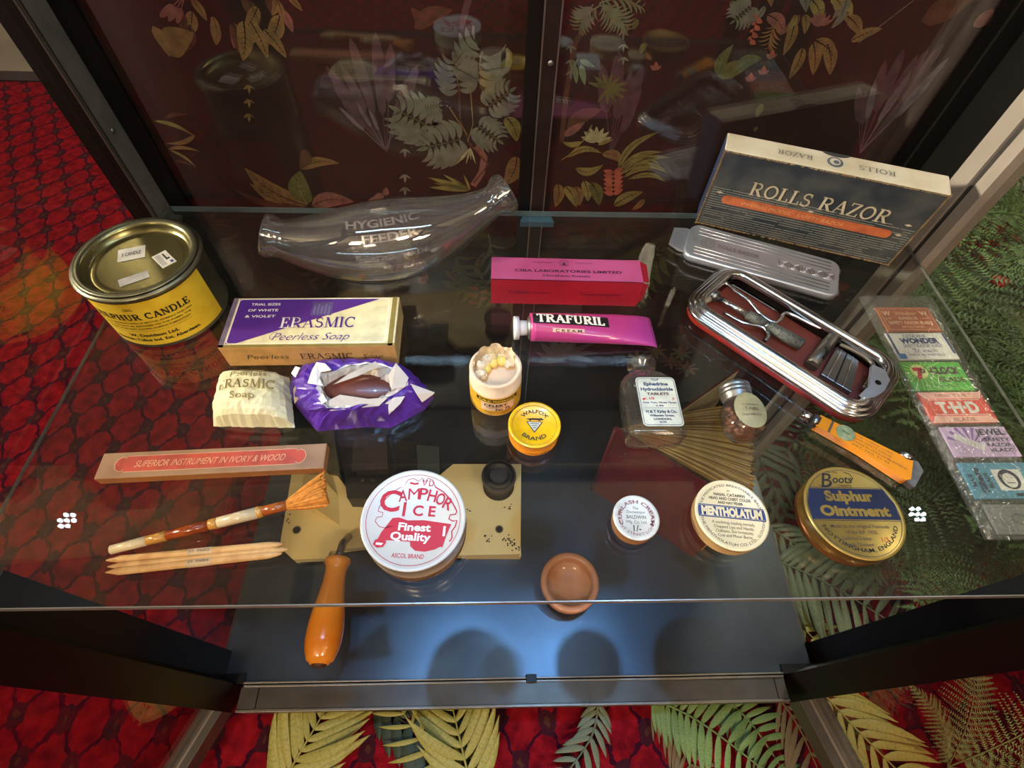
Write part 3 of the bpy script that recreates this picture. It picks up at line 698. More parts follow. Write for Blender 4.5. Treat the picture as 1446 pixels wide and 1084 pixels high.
# ---- camphor tin
cw = mat('camphor_white', '#cbc8be', .32, var=.04, coat=.15)
def prn(b, r, z):
    annulus(b, 0, 0, r*.90, .0003, red_ink, z)
    L_ = [(-.78, -.14), (-.74, -.22), (-.62, -.28), (-.52, -.22), (-.5, -.12)]
    def pl(p, t=.00042): line(b, [(x*r, y*r) for x, y in p], t, red_ink, z)
    pl([(-.38, -.17), (-.50, -.22), (-.62, -.20), (-.72, -.10), (-.70, -.02), (-.60, .00), (-.60, .08), (-.70, .10), (-.69, .2), (-.58, .38), (-.42, .56), (-.27, .66)], .0004)
    pl([(-.27, .66), (-.22, .78), (-.12, .82), (0, .76), (.06, .84), (.12, .76), (.17, .84), (.28, .80), (.34, .66)], .00045)
    pl([(.34, .66), (.52, .56), (.68, .40), (.76, .28), (.82, .18), (.80, .12), (.70, .10), (.68, .02), (.76, -.02), (.84, .0), (.82, -.12), (.76, -.22), (.78, -.34), (.74, -.42)], .0007)
    pl([(-.17, .72), (-.06, .70), (.0, .72)], .0012); pl([(.08, .8), (.12, .68), (.17, .8)], .0008); pl([(.22, .68), (.22, .79), (.30, .76), (.28, .68), (.21, .68)], .0006)
    text(b, 'C', -.50*r, .34*r, .44*r, red_ink, bold=.02, z=z+.00003)
    for ch, x, y, a in (('A', -.27, .45, 8), ('M', -.06, .50, 4), ('P', .13, .51, -2), ('H', .31, .48, -8), ('O', .48, .42, -14), ('R', .64, .33, -22)):
        text(b, ch, 0, 0, .25*r, red_ink, w=(.22 if ch == 'M' else .17)*r, bold=(0 if ch == 'M' else .015), M=Matrix.Translation((x*r, y*r, z+.00001*x*10))@Matrix.Rotation(math.radians(a), 4, 'Z'))
    text(b, 'I', -.20*r, .18*r, .29*r, red_ink, bold=.02, z=z); text(b, 'C E', .19*r, .16*r, .21*r, red_ink, w=.44*r, bold=.025, z=z)
    b.poly([(x*r, y*r, z) for x, y in ((-.40, -.02), (-.28, 0), (-.1, -.05), (.2, -.03), (.42, -.05), (.74, -.08), (.67, -.3), (.62, -.53), (.4, -.50), (.05, -.46), (-.3, -.45), (-.62, -.46), (-.56, -.3))], red_ink)
    b.poly([(x*r, y*r, z+.00003) for x, y in ((.0, -.44), (.02, -.54), (.12, -.62), (.30, -.63), (.48, -.58), (.62, -.50), (.4, -.44))], red_ink)
    b.poly([(x*r, y*r, z+.00004) for x, y in ((-.58, -.42), (-.66, -.46), (-.68, -.54), (-.60, -.60), (-.48, -.58), (-.44, -.50), (-.46, -.44))], red_ink)
    b.poly([(x*r, y*r, z+.00008) for x, y in ((-.62, -.50), (-.63, -.54), (-.52, -.55), (-.49, -.51))], white)
    z2 = z+.00008
    text(b, 'Finest', .05*r, -.17*r, .15*r, white, w=.62*r, bold=.03, z=z2); text(b, 'Quality', .0, -.355*r, .15*r, white, w=.76*r, bold=.03, z=z2)
    text(b, 'i', .62*r, -.21*r, .2*r, white, bold=.04, z=z2)
    text(b, 'ASCOL BRAND', .0, -.72*r, .085*r, red_ink, w=.60*r, bold=.01, z=z)
tin('ointment_tin', 'large round white tin with a red scroll banner and red lettering', 'tin', -.0863, .0402, .0295, .024, mat('gilt_tin', '#c8b090', .25, .85), cw, cw, prn,
    ang((546, 788.8), (604, 791.7), .024), lidh=.62, band=mat('cream_tin', '#cdbfa8', .25, .3), recess=.0004)

# ---- small yellow tin
yt = mat('yellow_tin', '#e9b40e', .35, hex2='#d99c08', coat=.3, scale=120)
def prn(b, r, z):
    annulus(b, 0, 0, r*.86, .0008, mat('ochre_tin', '#b98a10', .4), z-.0001)
    ringtext(b, 'WALFOX', 0, 0, r*.60, r*.17, ink_blk, 90, w=r*1.15, z=z, bold=.02)
    ringtext(b, 'BRAND', 0, 0, r*.60, r*.17, ink_blk, -90, w=r*.95, z=z, top=False, bold=.02)
    b.poly([(x*r, y*r, z) for x, y in ((-.33, .13), (.33, .13), (0, -.36))], ink_blk)
    b.poly([(x*r, y*r, z+.00008) for x, y in ((-.27, .10), (.27, .10), (0, -.30))], paper('pale_grey', '#c8c4b0'))
    for k, wd in ((0, .34), (1, .22), (2, .12)): b.box((-wd/2*r, (.02-.09*k)*r, z+.0001), (wd/2*r, (.05-.09*k)*r, z+.00012), ink_blk)
    b.poly([(x*r, y*r, z+.0001) for x, y in ((-.36, .24), (-.2, .2), (-.22, .15), (-.16, .15), (-.12, .2), (.12, .2), (.2, .15), (.25, .16), (.2, .22), (.32, .2), (.36, .24), (.28, .28), (.26, .32), (.2, .28), (-.1, .28), (-.2, .26))], ink_blk)
def side(b, r, H):
    rr = r+.0004; a = math.radians(-90)
    g = lambda dx, z0: (lambda x, y: (rr*math.cos(a+(x+dx)/rr), rr*math.sin(a+(x+dx)/rr), y+z0))
    text(b, 'THROAT & NASAL', 0, 0, .0017, ink_blk, w=.016, f=g(.004, .0048), bold=.02)
    text(b, 'SNUFF 2D.', 0, 0, .0014, ink_blk, w=.009, f=g(.006, .0022), bold=.02)
tin('snuff_tin', 'small round bright yellow tin with fox emblem on the lid', 'tin', -.0137, .1073, .0172, .0138, mat('orange_tin', '#e08a18', .3, coat=.3), yt, yt, prn, ang((739, 600), (770, 601.5), .0138), lidh=.42, recess=.0008, side=side, band=mat('orange_tin', '#e08a18', .3))

# ---- small pale tin (one shilling cream)
iv = paper('ivory_card', '#cbc3b0', rough=.4); tan = mat('tan_tin', '#a5754a', .35, .4)
def prn(b, r, z):
    ringtext(b, 'CURLASH CREAM', 0, 0, r*.72, r*.17, mat('rust_print', '#8c4a3c', .5), 90, w=r*3.0, z=z, bold=.02)
    ringtext(b, '* REGENT STREET LONDON *', 0, 0, r*.75, r*.12, mat('rust_print', '#8c4a3c', .5), -90, w=r*3.2, top=False, z=z)
    text(b, 'The', 0, .42*r, .13*r, ink_brown, z=z, shear=.2); text(b, 'Domestique', 0, .25*r, .13*r, ink_brown, z=z, shear=.2, w=.8*r)
    text(b, 'BALDWIN', 0, .02*r, .16*r, ink_brown, z=z, w=.85*r, bold=.01); text(b, 'Mfg. Co. Ltd.', 0, -.2*r, .14*r, ink_brown, z=z, w=.9*r)
    text(b, '1/-', 0, -.48*r, .28*r, ink_brown, z=z, bold=.02)
tin('cream_pot', 'smallest round tin, ivory lid with circular brown lettering and a price', 'tin', .0451, .0443, .0138, .0112, tan, iv, iv, prn, ang((883, 730.6), (915, 732), .011), lidh=.35, band=tan, recess=.0003)

# ---- cream tin with blue band
cr = mat('cream_lid', '#dccb9e', .3, var=.04, coat=.2); cr2 = mat('cream_side', '#c9a46c', .35, .2)
def prn(b, r, z):
    z2 = z+.00008
    b.box((-r*.93, -.13*r, z-.00005), (r*.93, .23*r, z), blue_ink)
    outline(b, [(-.89*r, -.10*r), (.89*r, -.10*r), (.89*r, .20*r), (-.89*r, .20*r)], .0002, cr, z2)
    text(b, 'MENTHOLATUM', 0, .055*r, .24*r, cr, w=1.66*r, bold=.06, z=z2)
    text(b, 'BY', 0, .68*r, .06*r, ink_brown, z=z); text(b, 'NASAL CATARRH', 0, .56*r, .085*r, ink_blk, z=z, w=.86*r, bold=.02)
    text(b, 'HEAD AND CHEST COLDS', 0, .44*r, .085*r, ink_blk, z=z, w=1.16*r, bold=.02); text(b, 'AND HAY FEVER', 0, .32*r, .08*r, ink_blk, z=z, w=.7*r, bold=.02)
    for i, sx in enumerate(('A soothing, healing remedy', 'Chapped Lips and Hands,', 'Chilblains, Skin Irritations,', 'Cuts and Minor Burns')):
        text(b, sx, .0, (-.25-.12*i)*r, .085*r, ink_brown, z=z, w=(1.16-.08*i)*r)
    ringtext(b, 'THE MEDICATED BREATHABLE BALM', 0, 0, r*.85, r*.075, ink_brown, 90, w=r*2.3, z=z); ringtext(b, 'THE MENTHOLATUM CO. LTD., SLOUGH', 0, 0, r*.85, r*.08, ink_brown, -90, w=r*2.4, top=False, z=z)
tin('balm_tin', 'round cream tin with a dark blue band across the lid', 'tin', .1038, .0457, .0221, .0115, cr2, cr, cr, prn, ang((988, 713.6), (1083, 722.8), .012), lidh=.6, band=cr2, recess=.0003)

# ---- gold and navy tin
gd = mat('old_gold', '#a98b42', .33, .55, hex2='#96793a', scale=60)
def prn(b, r, z):
    z2 = z+.00008; R2 = r*.93
    def chord(y0, y1, m, zz):
        x0, x1 = math.sqrt(R2*R2-y0*y0), math.sqrt(R2*R2-y1*y1)
        p = [(-x0, y0, zz), (x0, y0, zz), (R2*math.cos(math.asin((y0+y1)/2/R2)), (y0+y1)/2, zz), (x1, y1, zz), (-x1, y1, zz), (-R2*math.cos(math.asin((y0+y1)/2/R2)), (y0+y1)/2, zz)]
        b.poly(p, m)
    chord(-.17*r, .50*r, navy, z-.00005)
    annulus(b, 0, 0, R2, .0003, navy, z, 64)
    b.box((-.90*r, -.20*r, z), (.90*r, -.19*r, z+.00003), navy); b.box((-.82*r, .515*r, z), (.82*r, .525*r, z+.00003), navy)
    text(b, 'Sulphur', 0, .34*r, .22*r, gd, w=1.02*r, bold=.05, z=z2); text(b, 'Ointment', .02*r, .02*r, .22*r, gd, w=1.46*r, bold=.05, z=z2)
    text(b, 'oots', .0*r, .72*r, .18*r, ink_blk, w=.42*r, shear=.35, bold=.015, z=z)
    text(b, 'B', -.335*r, .70*r, .34*r, ink_blk, shear=.35, bold=.0, z=z+.00002); line(b, [(-.55*r, .58*r), (-.48*r, .54*r), (-.38*r, .56*r), (-.30*r, .62*r)], .0004, ink_blk, z)
    line(b, [(-.54*r, .80*r), (-.48*r, .87*r), (-.36*r, .89*r), (-.2*r, .87*r)], .0004, ink_blk, z); text(b, 'THE', -.12*r, .875*r, .05*r, ink_blk, z=z)
    line(b, [(.08*r, .88*r), (.2*r, .84*r), (.24*r, .74*r), (.16*r, .66*r)], .0005, ink_blk, z); text(b, 'CHEMISTS', 0, .565*r, .06*r, ink_blk, w=.3*r, z=z)
    for i, sx in enumerate(('Made to the original Formula', 'of the B.P. 1932.', 'Sublimed Sulphur :', 'Simple Ointment :')):
        text(b, sx, (0 if i < 2 else -.12)*r, (-.31-.125*i)*r, .075*r, ink_brown, z=z, w=(1.2, .66, .62, .62)[i]*r, bold=.005)
    text(b, '1/3', .42*r, -.58*r, .1*r, red_ink, z=z)
    ringtext(b, 'NOTTINGHAM, ENGLAND', 0, 0, r*.80, r*.085, ink_blk, -90, w=r*1.9, top=False, z=z, bold=.01)
tin('ointment_tin', 'round gold tin with a broad navy band and gold lettering on its lid', 'tin', .1775, .0455, .0293, .0155, mat('copper_tin', '#8a5a34', .3, .7), gd, gd, prn, ang((1152, 736), (1279, 738), .0155), lidh=.62, band=mat('bronze_side', '#8c6d34', .3, .7), recess=.0004)

# ---- cardboard tube with pills
X, Y, r, H = -.0395, .1395, .0176, .0345
card = mat('pale_card', '#e8c9a4', .7, scale=80)
t = thing('pill_box', 'open round cardboard tube with yellow label and crumpled tissue inside', 'box', (X, Y, 0), 0)
b = MB(); b.lathe([(0, 0), (r, 0), (r+.0002, .0006), (r+.0002, H*.66), (r, H*.665), (r-.0002, H-.0006), (r-.0008, H), (r-.0026, H-.0001), (r-.003, H-.0008), (r-.003, H-.011), (0, H-.011)], card); b.build('tube', t)
b = MB(); rl = r+.00035; b.lathe([(rl, .0012), (rl, H*.64)], paper('label_yellow', '#e3b024'), smooth=True, caps=False); 
b.v = b.v; lb = b.build('paper_label', t)
b = MB(); am = math.radians(-86)
f = lambda dx, z0: (lambda x, y: ((rl+.00012)*math.cos(am+(x+dx)/rl), (rl+.00012)*math.sin(am+(x+dx)/rl), y+z0))
b.add([f(0, 0)(x, y) for x, y in [(-.015+.002*i, .0170) for i in range(16)]+[(-.015+.002*i, .0205) for i in range(16)]], [(i, i+1, 17+i, 16+i) for i in range(15)], ink_blk)
pk = card
g2 = lambda dx, z0: (lambda x, y: ((rl+.0002)*math.cos(am+(x+dx)/rl), (rl+.0002)*math.sin(am+(x+dx)/rl), y+z0))
b.add([f(0, 0)(x, y) for x, y in [(-.0115+.002*i, .0068) for i in range(13)]+[(-.0115+.002*i, .0162) for i in range(13)]], [(i, i+1, 14+i, 13+i) for i in range(12)], card)
text(b, 'PUBLIC PREFERENCE', 0, 0, .0019, yel, w=.026, f=g2(0, .01875), bold=.03)
text(b, 'CELERY', 0, 0, .0030, ink_blk, w=.0165, f=g2(-.001, .0135), bold=.03); text(b, 'TABLETS FOR THE CURE', 0, 0, .0012, ink_blk, w=.016, f=g2(0, .0106)); text(b, 'No 73', 0, 0, .0028, ink_blk, w=.010, f=g2(.004, .0084), bold=.03)
text(b, 'OF RHEUMATISM AND GOUT', 0, 0, .0013, ink_brown, w=.018, f=g2(0, .0052)); text(b, 'ONE TO BE TAKEN', 0, 0, .0012, ink_brown, w=.012, f=g2(0, .0032))
b.build('lettering', t)
tis = mat('tissue', '#ecd9b8', .8, scale=200, bump=.4, bscale=400)
R_ = random.Random(11)
def crumple(parent, name, loops, m, jit, seed, M=None):
    R2 = random.Random(seed); b = MB()
    rs = []
    for lp in loops: rs.append([(x+R2.uniform(-jit, jit), y+R2.uniform(-jit, jit), z+R2.uniform(-jit, jit)) for x, y, z in lp])
    b.rings(rs, m, close=False, smooth=False); return b.build(name, parent, M)
loops = []
for j in range(6):
    q = []
    for i in range(26):
        a = math.radians(25+i*6.2); rr = r*(.80 if j > 2 else .5+.12*j)
        zz = H+(-.008, -.006, -.007, -.004, .002, .0055)[j]+(.0016*math.sin(i*.9+j) if j > 3 else 0)
        q.append((rr*math.cos(a), rr*math.sin(a), zz))
    loops.append(q)
crumple(t, 'tissue_wad', loops, tis, .0007, 3)
cr_ = MB()
for k in range(3):
    a = math.radians(120+38*k); c_ = (r*.58*math.cos(a), r*.58*math.sin(a), H-.0065)
    cr_.ball(c_, .0045, tis, 8, (1, .8, 1.3))
for i, v in enumerate(cr_.v): cr_.v[i] = (v[0]+R_.uniform(-.0007, .0007), v[1]+R_.uniform(-.0007, .0007), v[2]+R_.uniform(-.001, .001))
cr_.sm = [False]*len(cr_.sm); cr_.build('tissue_wad', t)
pilly = mat('yellow_pill', '#e6cf6e', .45, var=.05)
PL = [('leftmost', 686, 516), ('front middle', 696, 508), ('right', 708, 505)]
for nm, px, py in PL:
    p = at(px, py, H-.004); 
    o = thing('pill', {'leftmost': 'round yellow pill at the left inside the cardboard tube', 'front middle': 'round yellow pill in the middle of three inside the cardboard tube', 'right': 'round yellow pill at the right inside the cardboard tube'}[nm], 'pill', (p.x, p.y, H-.0075), 0, 'round yellow pills in the cardboard tube')
    MB().ball((0, 0, 0), .0036, pilly, 16).build('pill_body', o)
p = at(694, 500, H-.002); o = thing('pill', 'pale round pill half wrapped in tissue, rearmost inside the cardboard tube', 'pill', (p.x, p.y, H-.0055), 0, 'round yellow pills in the cardboard tube'); MB().ball((0, 0, 0), .0039, mat('pale_pill', '#dcc48c', .5), 16).build('pill_body', o)

# ---- boxes
def carton(name, label, cat, X, Y, a, w_, d_, h_, top, front, end, prn, front_prn=None, group=None, trim=None, back=None):
    t = thing(name, label, cat, (X, Y, 0), a, group)
    b = MB(); vs = [(0, 0, 0), (w_, 0, 0), (w_, d_, 0), (0, d_, 0), (0, 0, h_), (w_, 0, h_), (w_, d_, h_), (0, d_, h_)]
    for f_, m in (((0, 3, 2, 1), front), ((4, 5, 6, 7), top), ((0, 1, 5, 4), front), ((1, 2, 6, 5), end), ((2, 3, 7, 6), back or front), ((3, 0, 4, 7), end)):
        k = b.mi(m); 
        if not b.v: b.v = vs
        b.f.append(list(f_)); b.m.append(k); b.sm.append(False)
    bevel(b.build('carton', t), .0006)
    b = MB(); prn(b, w_, d_, h_+.00012); b.build('lettering', t)
    if front_prn: b = MB(); front_prn(b, w_, h_); b.build('side_lettering', t)
    return t
creamp = paper('cream_carton', '#e6dcae'); tanp = paper('tan_carton', '#dcae68'); purp = mat('violet_print', '#4a2584', .4, hex2='#5c2c86', scale=12)
oldg = paper('dull_gilt', '#8c7a3e', rough=.4)
def prn(b, w_, d_, z):
    m_ = .0022; z0 = z+.0002-.0001
    b.box((0, 0, z-.00005), (w_, .0022, z+.00002), oldg); b.box((w_-.005, 0, z-.00005), (w_-.0015, d_, z+.00002), oldg); b.box((0, 0, z-.00005), (.0035, d_, z+.00002), paper('mauve_grey', '#73647a'))
    x0, x1, y0, y1 = .0045, w_-.007, .003, d_-.0012
    b.poly([(x0, y0, z+.00006), (x0+.006, y0, z+.00006), (x1-.006, y1, z+.00006), (x0, y1, z+.00006)], purp)
    outline(b, rrect(x1-x0, y1-y0, .0025, 4, (x0+x1)/2, (y0+y1)/2)[::-1] if False else rrect(x1-x0, y1-y0, .0025, 4, (x0+x1)/2, (y0+y1)/2), .0005, white, z+.0001)
    zz = z+.00016
    for i, (sx, wd) in enumerate((('TRIAL SIZES', .021), ('OF WHITE', .0215), ('& VIOLET', .0215))): text(b, sx, .0245-.0008*i, d_*(.86-.125*i), .0024, white, w=wd, bold=.008, z=zz)
    b.box((.0585, d_*.62, z+.00008), (.0735, d_*.90, z+.0001), paper('faded_crest', '#5a4a80'))
    for k in range(5): b.box((.060+k*.0026, d_*.65, z+.00012), (.0614+k*.0026, d_*(.86 if k % 2 else .82), z+.00014), paper('crest_lines', '#75679a'))
    # title: letters over violet in white, over cream in violet
    cx, cy, hh, ww = w_*.535, d_*.475, .0098, .054
    vs, fs, W = sergeo('ERASMIC', -.01); kx = ww/W
    cut = lambda x: y0+(x-(x0+.006))*(y1-y0)/((x1-.006)-(x0+.006))
    A, B = [], []
    for f_ in fs:
        q = [(cx-ww/2+vs[i][0]*kx, cy-hh/2+vs[i][1]*hh, zz) for i in f_]
        mx, my = sum(p[0] for p in q)/4, sum(p[1] for p in q)/4
        b.poly(q, white if my > cut(mx) else purp)
    text(b, 'Peerless Soap', w_*.52, d_*.20, .0068, purp, w=.053, shear=.45, z=zz, bold=-.008)
    line(b, [(w_*.285, d_*.14), (w_*.275, d_*.2), (w_*.29, d_*.27), (w_*.315, d_*.28)], .0004, purp, zz)
def fprn(b, w_, h_):
    f = lambda x, y: (x, -.00015, y)
    text(b, 'Peerless', .031, h_*.5, .0052, ink_brown, w=.029, f=f, shear=.35); text(b, 'ERASMIC', .072, h_*.5, .0062, ink_brown, w=.038, f=f, serif=True); text(b, 'Soap', .105, h_*.48, .005, ink_brown, w=.014, f=f, shear=.35)
carton('soap_carton', 'cream and violet rectangular soap carton with diagonal violet print on top', 'box', -.2323, .1639, .0212, .1216, .0466, .0217, creamp, tanp, paper('cream_end', '#cdb878'), prn, fprn)

mag = mat('magenta_print', '#a84a7e', .5, hex2='#963a68', scale=25); crim = mat('crimson_print', '#a8182c', .5, hex2='#8c1430', scale=25); plum_ink = mat('plum_print', '#3c0c38', .5)
t = thing('cream_carton', 'long magenta and crimson tube carton with an open right end', 'box', (-.0429, .228, 0), -.0207)
w_, d_, h_ = .118, .0251, .0265
b = MB(); th = .0005
b.box((0, 0, 0), (w_, d_, th), crim); b.box((0, 0, th), (w_, th, h_), crim); b.box((0, d_-th, th), (w_, d_, h_), crim); b.box((0, 0, h_-th), (w_, d_, h_), mag); b.box((0, th, th), (th, d_-th, h_-th), crim)
b.build('carton', t)
b = MB(); b.add([(w_, .001, .001), (w_, .001, h_-.001), (w_+.006, .004, h_*.75), (w_+.005, .0035, h_*.2)], [(0, 1, 2, 3), (3, 2, 1, 0)], crim)
b.add([(w_, .001, h_), (w_, d_-.001, h_), (w_+.006, d_-.003, h_-.002), (w_+.0055, .003, h_-.003)], [(0, 1, 2, 3)], crim); b.build('end_flap', t)
b = MB(); z = h_+.0001
text(b, 'CIBA LABORATORIES LIMITED', w_*.51, d_*.42, .0029, plum_ink, w=.084, z=z, bold=.03); text(b, 'Horsham Sussex', w_*.5, d_*.22, .0025, plum_ink, w=.037, z=z, bold=.02)
text(b, 'Registered', w_*.34, d_*.80, .0017, plum_ink, w=.014, z=z); text(b, 'Trademark', w_*.62, d_*.80, .0017, plum_ink, w=.014, z=z)
annulus(b, w_*.485, d_*.78, .0036, .0004, plum_ink, z, 8); annulus(b, w_*.485, d_*.80, .0014, .0004, plum_ink, z, 12); b.poly([(w_*.485-.002, d_*.68, z), (w_*.485+.002, d_*.68, z), (w_*.485, d_*.82, z)], plum_ink)
f = lambda x, y: (x, -.0001, y)
text(b, 'Trafuril cream', .030, h_*.5, .0026, plum_ink, w=.034, f=f); text(b, 'Topical application', .087, h_*.48, .0026, plum_ink, w=.034, f=f)
b.build('lettering', t)

# ---- tube of cream
t = thing('cream_tube', 'magenta squeezed metal tube with white screw cap and black name band', 'tube', (at(730, 463, .0092).x, at(730, 463, .0092).y, 0), math.atan2((at(926, 468, .002)-at(728, 463, .0092)).y, (at(926, 468, .002)-at(728, 463, .0092)).x))
tubm = mat('tube_magenta', '#b03a86', .35, hex2='#c4405c', scale=14, coat=.4); 
b = MB(); L_ = []; Lt = .1075
for i in range(25):
    u_ = i/24; x = .010+u_*(Lt-.010); hw = .0112+.0036*u_; ht = .0093*(1-u_)**.55+.0006
    ring = []
    for k in range(64):
        th = 2*PI*k/64; c, s_ = math.cos(th), math.sin(th); n_ = 2+2.5*u_
        ring.append((x, hw*math.copysign(abs(c)**(2/n_), c), .0002+ht*(1+math.copysign(abs(s_)**(2/2), s_)) + (.0004*math.sin(x*500+k) if u_ > .6 and s_ > 0 else 0)))
    L_.append(ring)
b.rings(L_, tubm, cap0=True, cap1=True); b.build('tube_body', t)
def tz(x, y):
    u_ = min(1, max(0, (x-.010)/(Lt-.010))); hw = .0112+.0036*u_; ht = .0093*(1-u_)**.55+.0006; n_ = 2+2.5*u_
    return .0002+ht*(1+math.sqrt(max(0, 1-min(1, abs(y)/hw)**n_)))+.0003
b = MB()
def strip(b, x0, x1, y0, y1, m, e=0.0, n=16, k=4):
    vs = []
    for i in range(n+1):
        for j in range(k+1):
            x, y = x0+(x1-x0)*i/n, y0+(y1-y0)*j/k; vs.append((x, y, tz(x, y)+e))
    b.add(vs, [(i*(k+1)+j, (i+1)*(k+1)+j, (i+1)*(k+1)+j+1, i*(k+1)+j+1) for i in range(n) for j in range(k)], m)
strip(b, .0115, .070, -.0040, .0058, ink_blk)
strip(b, .026, .050, -.0095, -.0072, mat('pale_pink', '#e6b8a8', .4))
b.build('black_band', t)
b = MB()
text(b, 'TRAFURIL', .0405, .0008, .0078, white, w=.052, f=lambda x, y: (x, y, tz(x, y)+.0007), serif=True, bold=.07)
text(b, '20g', .042, .0082, .0022, plum_ink, f=lambda x, y: (x, y, tz(x, y)+.0003), bold=.02); text(b, 'C R E A M', .038, -.0088, .0017, ink_blk, w=.020, f=lambda x, y: (x, y, tz(x, y)+.0004), bold=.02)
b.build('lettering', t)
b = MB(); M = Matrix.Translation((.0095, 0, .0092))@Matrix.Rotation(-PI/2, 4, 'Y')
b.lathe([(.0086, -.001), (.0090, .0005), (.0074, .0014), (.0060, .0020)], mat('aluminium', '#b8b4ac', .35, .9), M, 32); b.build('shoulder', t)
b = MB(); M = Matrix.Translation((.0075, 0, .0092))@Matrix.Rotation(-PI/2, 4, 'Y')
b.lathe([(.0056, 0), (.0058, .004), (.0058, .0055), (.0088, .0060), (.0090, .0095), (.0084, .0100), (0, .0100)], mat('white_plastic', '#d6d8d8', .4, var=.04), M, 32); b.build('cap', t)

# ---- slim wooden box
kraft = mat('brown_card_top', '#9c7a5a', .65, hex2='#886448', scale=50); kr2 = mat('brown_card_side', '#a86c34', .6); salm = mat('salmon_paper', '#c04c38', .6, hex2='#9c3c2c', scale=110)
def prn(b, w_, d_, z):
    x0, x1 = .0095, w_-.012; yc = d_*.52; hh = d_*.33
    pts = []
    for p in [(-.5, 0), (-.49, .28), (-.47, .42), (-.455, .40), (-.45, .30), (-.445, .46), (.445, .46), (.45, .30), (.455, .40), (.47, .42), (.49, .28), (.5, 0)]: pts.append(((x0+x1)/2+p[0]*(x1-x0), yc+p[1]*hh*2))
    pts += [(x, 2*yc-y) for x, y in pts[-2:0:-1]]
    b.poly([(x, y, z) for x, y in pts], salm)
    n = len(pts); line(b, pts+[pts[0]], .0004, paper('buff_line', '#d8a882'), z+.0001)
    text(b, 'SUPERIOR INSTRUMENT IN IVORY & WOOD', w_*.49, yc, d_*.26, paper('buff_line', '#d8a882'), w=w_*.66, z=z+.00012, shear=.3)
carton('instrument_box', 'long slim brown card box with salmon pink title strip', 'box', -.2864, .0722, .0498, .1386, .0178, .0075, kraft, kr2, kr2, prn)

# ---- banded brush
t = thing('throat_brush', 'amber and ivory banded brush with splayed orange bristles', 'brush', (0, 0, 0))
iv2 = mat('ivory_horn', '#d6c49a', .3, hex2='#bda77c', coat=.4); amb = mat('amber_horn', '#8a3a14', .25, hex2='#b86a24', coat=.5)
tip = at(157, 776, .004); fer = at(405, 713, .009)
cut = [0, .20, .31, .55, .60, .83, .86, 1.0]; seg_m = [iv2, mat('honey_horn', '#c08a3c', .3, coat=.4), amb, mat('honey_horn', '#c08a3c', .3), iv2, mat('honey_horn', '#c08a3c', .3), amb]
for i in range(7):
    b = MB(); p, q = tip.lerp(fer, cut[i]), tip.lerp(fer, cut[i+1]); r0, r1 = .0027+.0010*cut[i], .0027+.0010*cut[i+1]
    if i >= 5: r0, r1 = (.0037, .0032) if i == 5 else (.0032, .0030)
    b.tube([p, p.lerp(q, .5), q], [r0, (r0+r1)/2, r1], seg_m[i], seg=16); b.build('handle_band', t)
b = MB(); dirv = (fer-tip).normalized(); sidev = dirv.cross(Vector((0, 0, 1))).normalized(); R_ = random.Random(5)
br = mat('orange_bristle', '#d8861e', .6, hex2='#b06414', scale=400)
e = at(462, 689, .010); bd = (e-fer); 
for k in range(260):
    a = R_.random()*2*PI; q = math.sqrt(R_.random()); o1 = sidev*math.cos(a)*q*.0030+Vector((0, 0, 1))*math.sin(a)*q*.0026
    o2 = sidev*math.cos(a)*q*.0115+Vector((0, 0, 1))*math.sin(a)*q*.0052
    p0 = fer+o1; p1 = fer+bd*(R_.uniform(.88, 1.0))+o2
    wv = sidev*.00028
    pm = p0.lerp(p1, .5)+(o1+o2)*.04
    b.add([p0-wv, p0+wv, pm+wv*1.3, pm-wv*1.3, p1+wv, p1-wv], [(0, 1, 2, 3), (3, 2, 4, 5)], br)
b.build('bristles', t, kind='stuff')
# solid heart of the bristle tuft
b = MB(); b.tube([fer, fer+bd*.5, fer+bd*.94], [(.0028, .0024), (.0062, .0036), (.0104, .0046)], br, seg=14); b.build('bristle_core', t)

# ---- orange sticks
osw = mat('orange_stick_wood', '#cfa368', .55, hex2='#b98a50', scale=150)
wband = paper('stick_band', '#c8ae86')
ST = [((150, 791), (400, 768), 'uppermost of three pale wooden sticks below the banded brush', .0022), ((152, 800), (407, 775), 'middle of three pale wooden sticks below the banded brush', .0020), ((149, 808), (398, 781), 'lowest of three pale wooden sticks below the banded brush', .0024)]
for i, (p, q, lbl, r) in enumerate(ST):
    a_, b_ = at(*p, .0024), at(*q, .0024); t = thing('manicure_stick', lbl, 'stick', (0, 0, 0), 0, 'pale wooden manicure sticks')
    fs_ = [0, .03, .08, .3, .7, .92, .97, 1]; rs_ = [.0004, .0011, r, r, r, r, .0015, .0006]
    b = MB(); b.tube([a_.lerp(b_, f_) for f_ in fs_], rs_, osw, seg=10); b.build('stick', t)
    if i != 1:
        b = MB(); b.tube([a_.lerp(b_, .46), a_.lerp(b_, .60)], r+.00015, wband, seg=12, caps=False); bb = b.build('paper_band', t)
        b = MB(); d = (b_-a_).normalized(); sd = d.cross(Vector((0, 0, 1))); c_ = a_.lerp(b_, .53)+Vector((0, 0, r+.0003))
        text(b, 'ST. PARIS', 0, 0, .0015, ink_brown, w=.0115, f=lambda x, y: tuple(c_+d*x-sd*y)); b.build('lettering', bb)

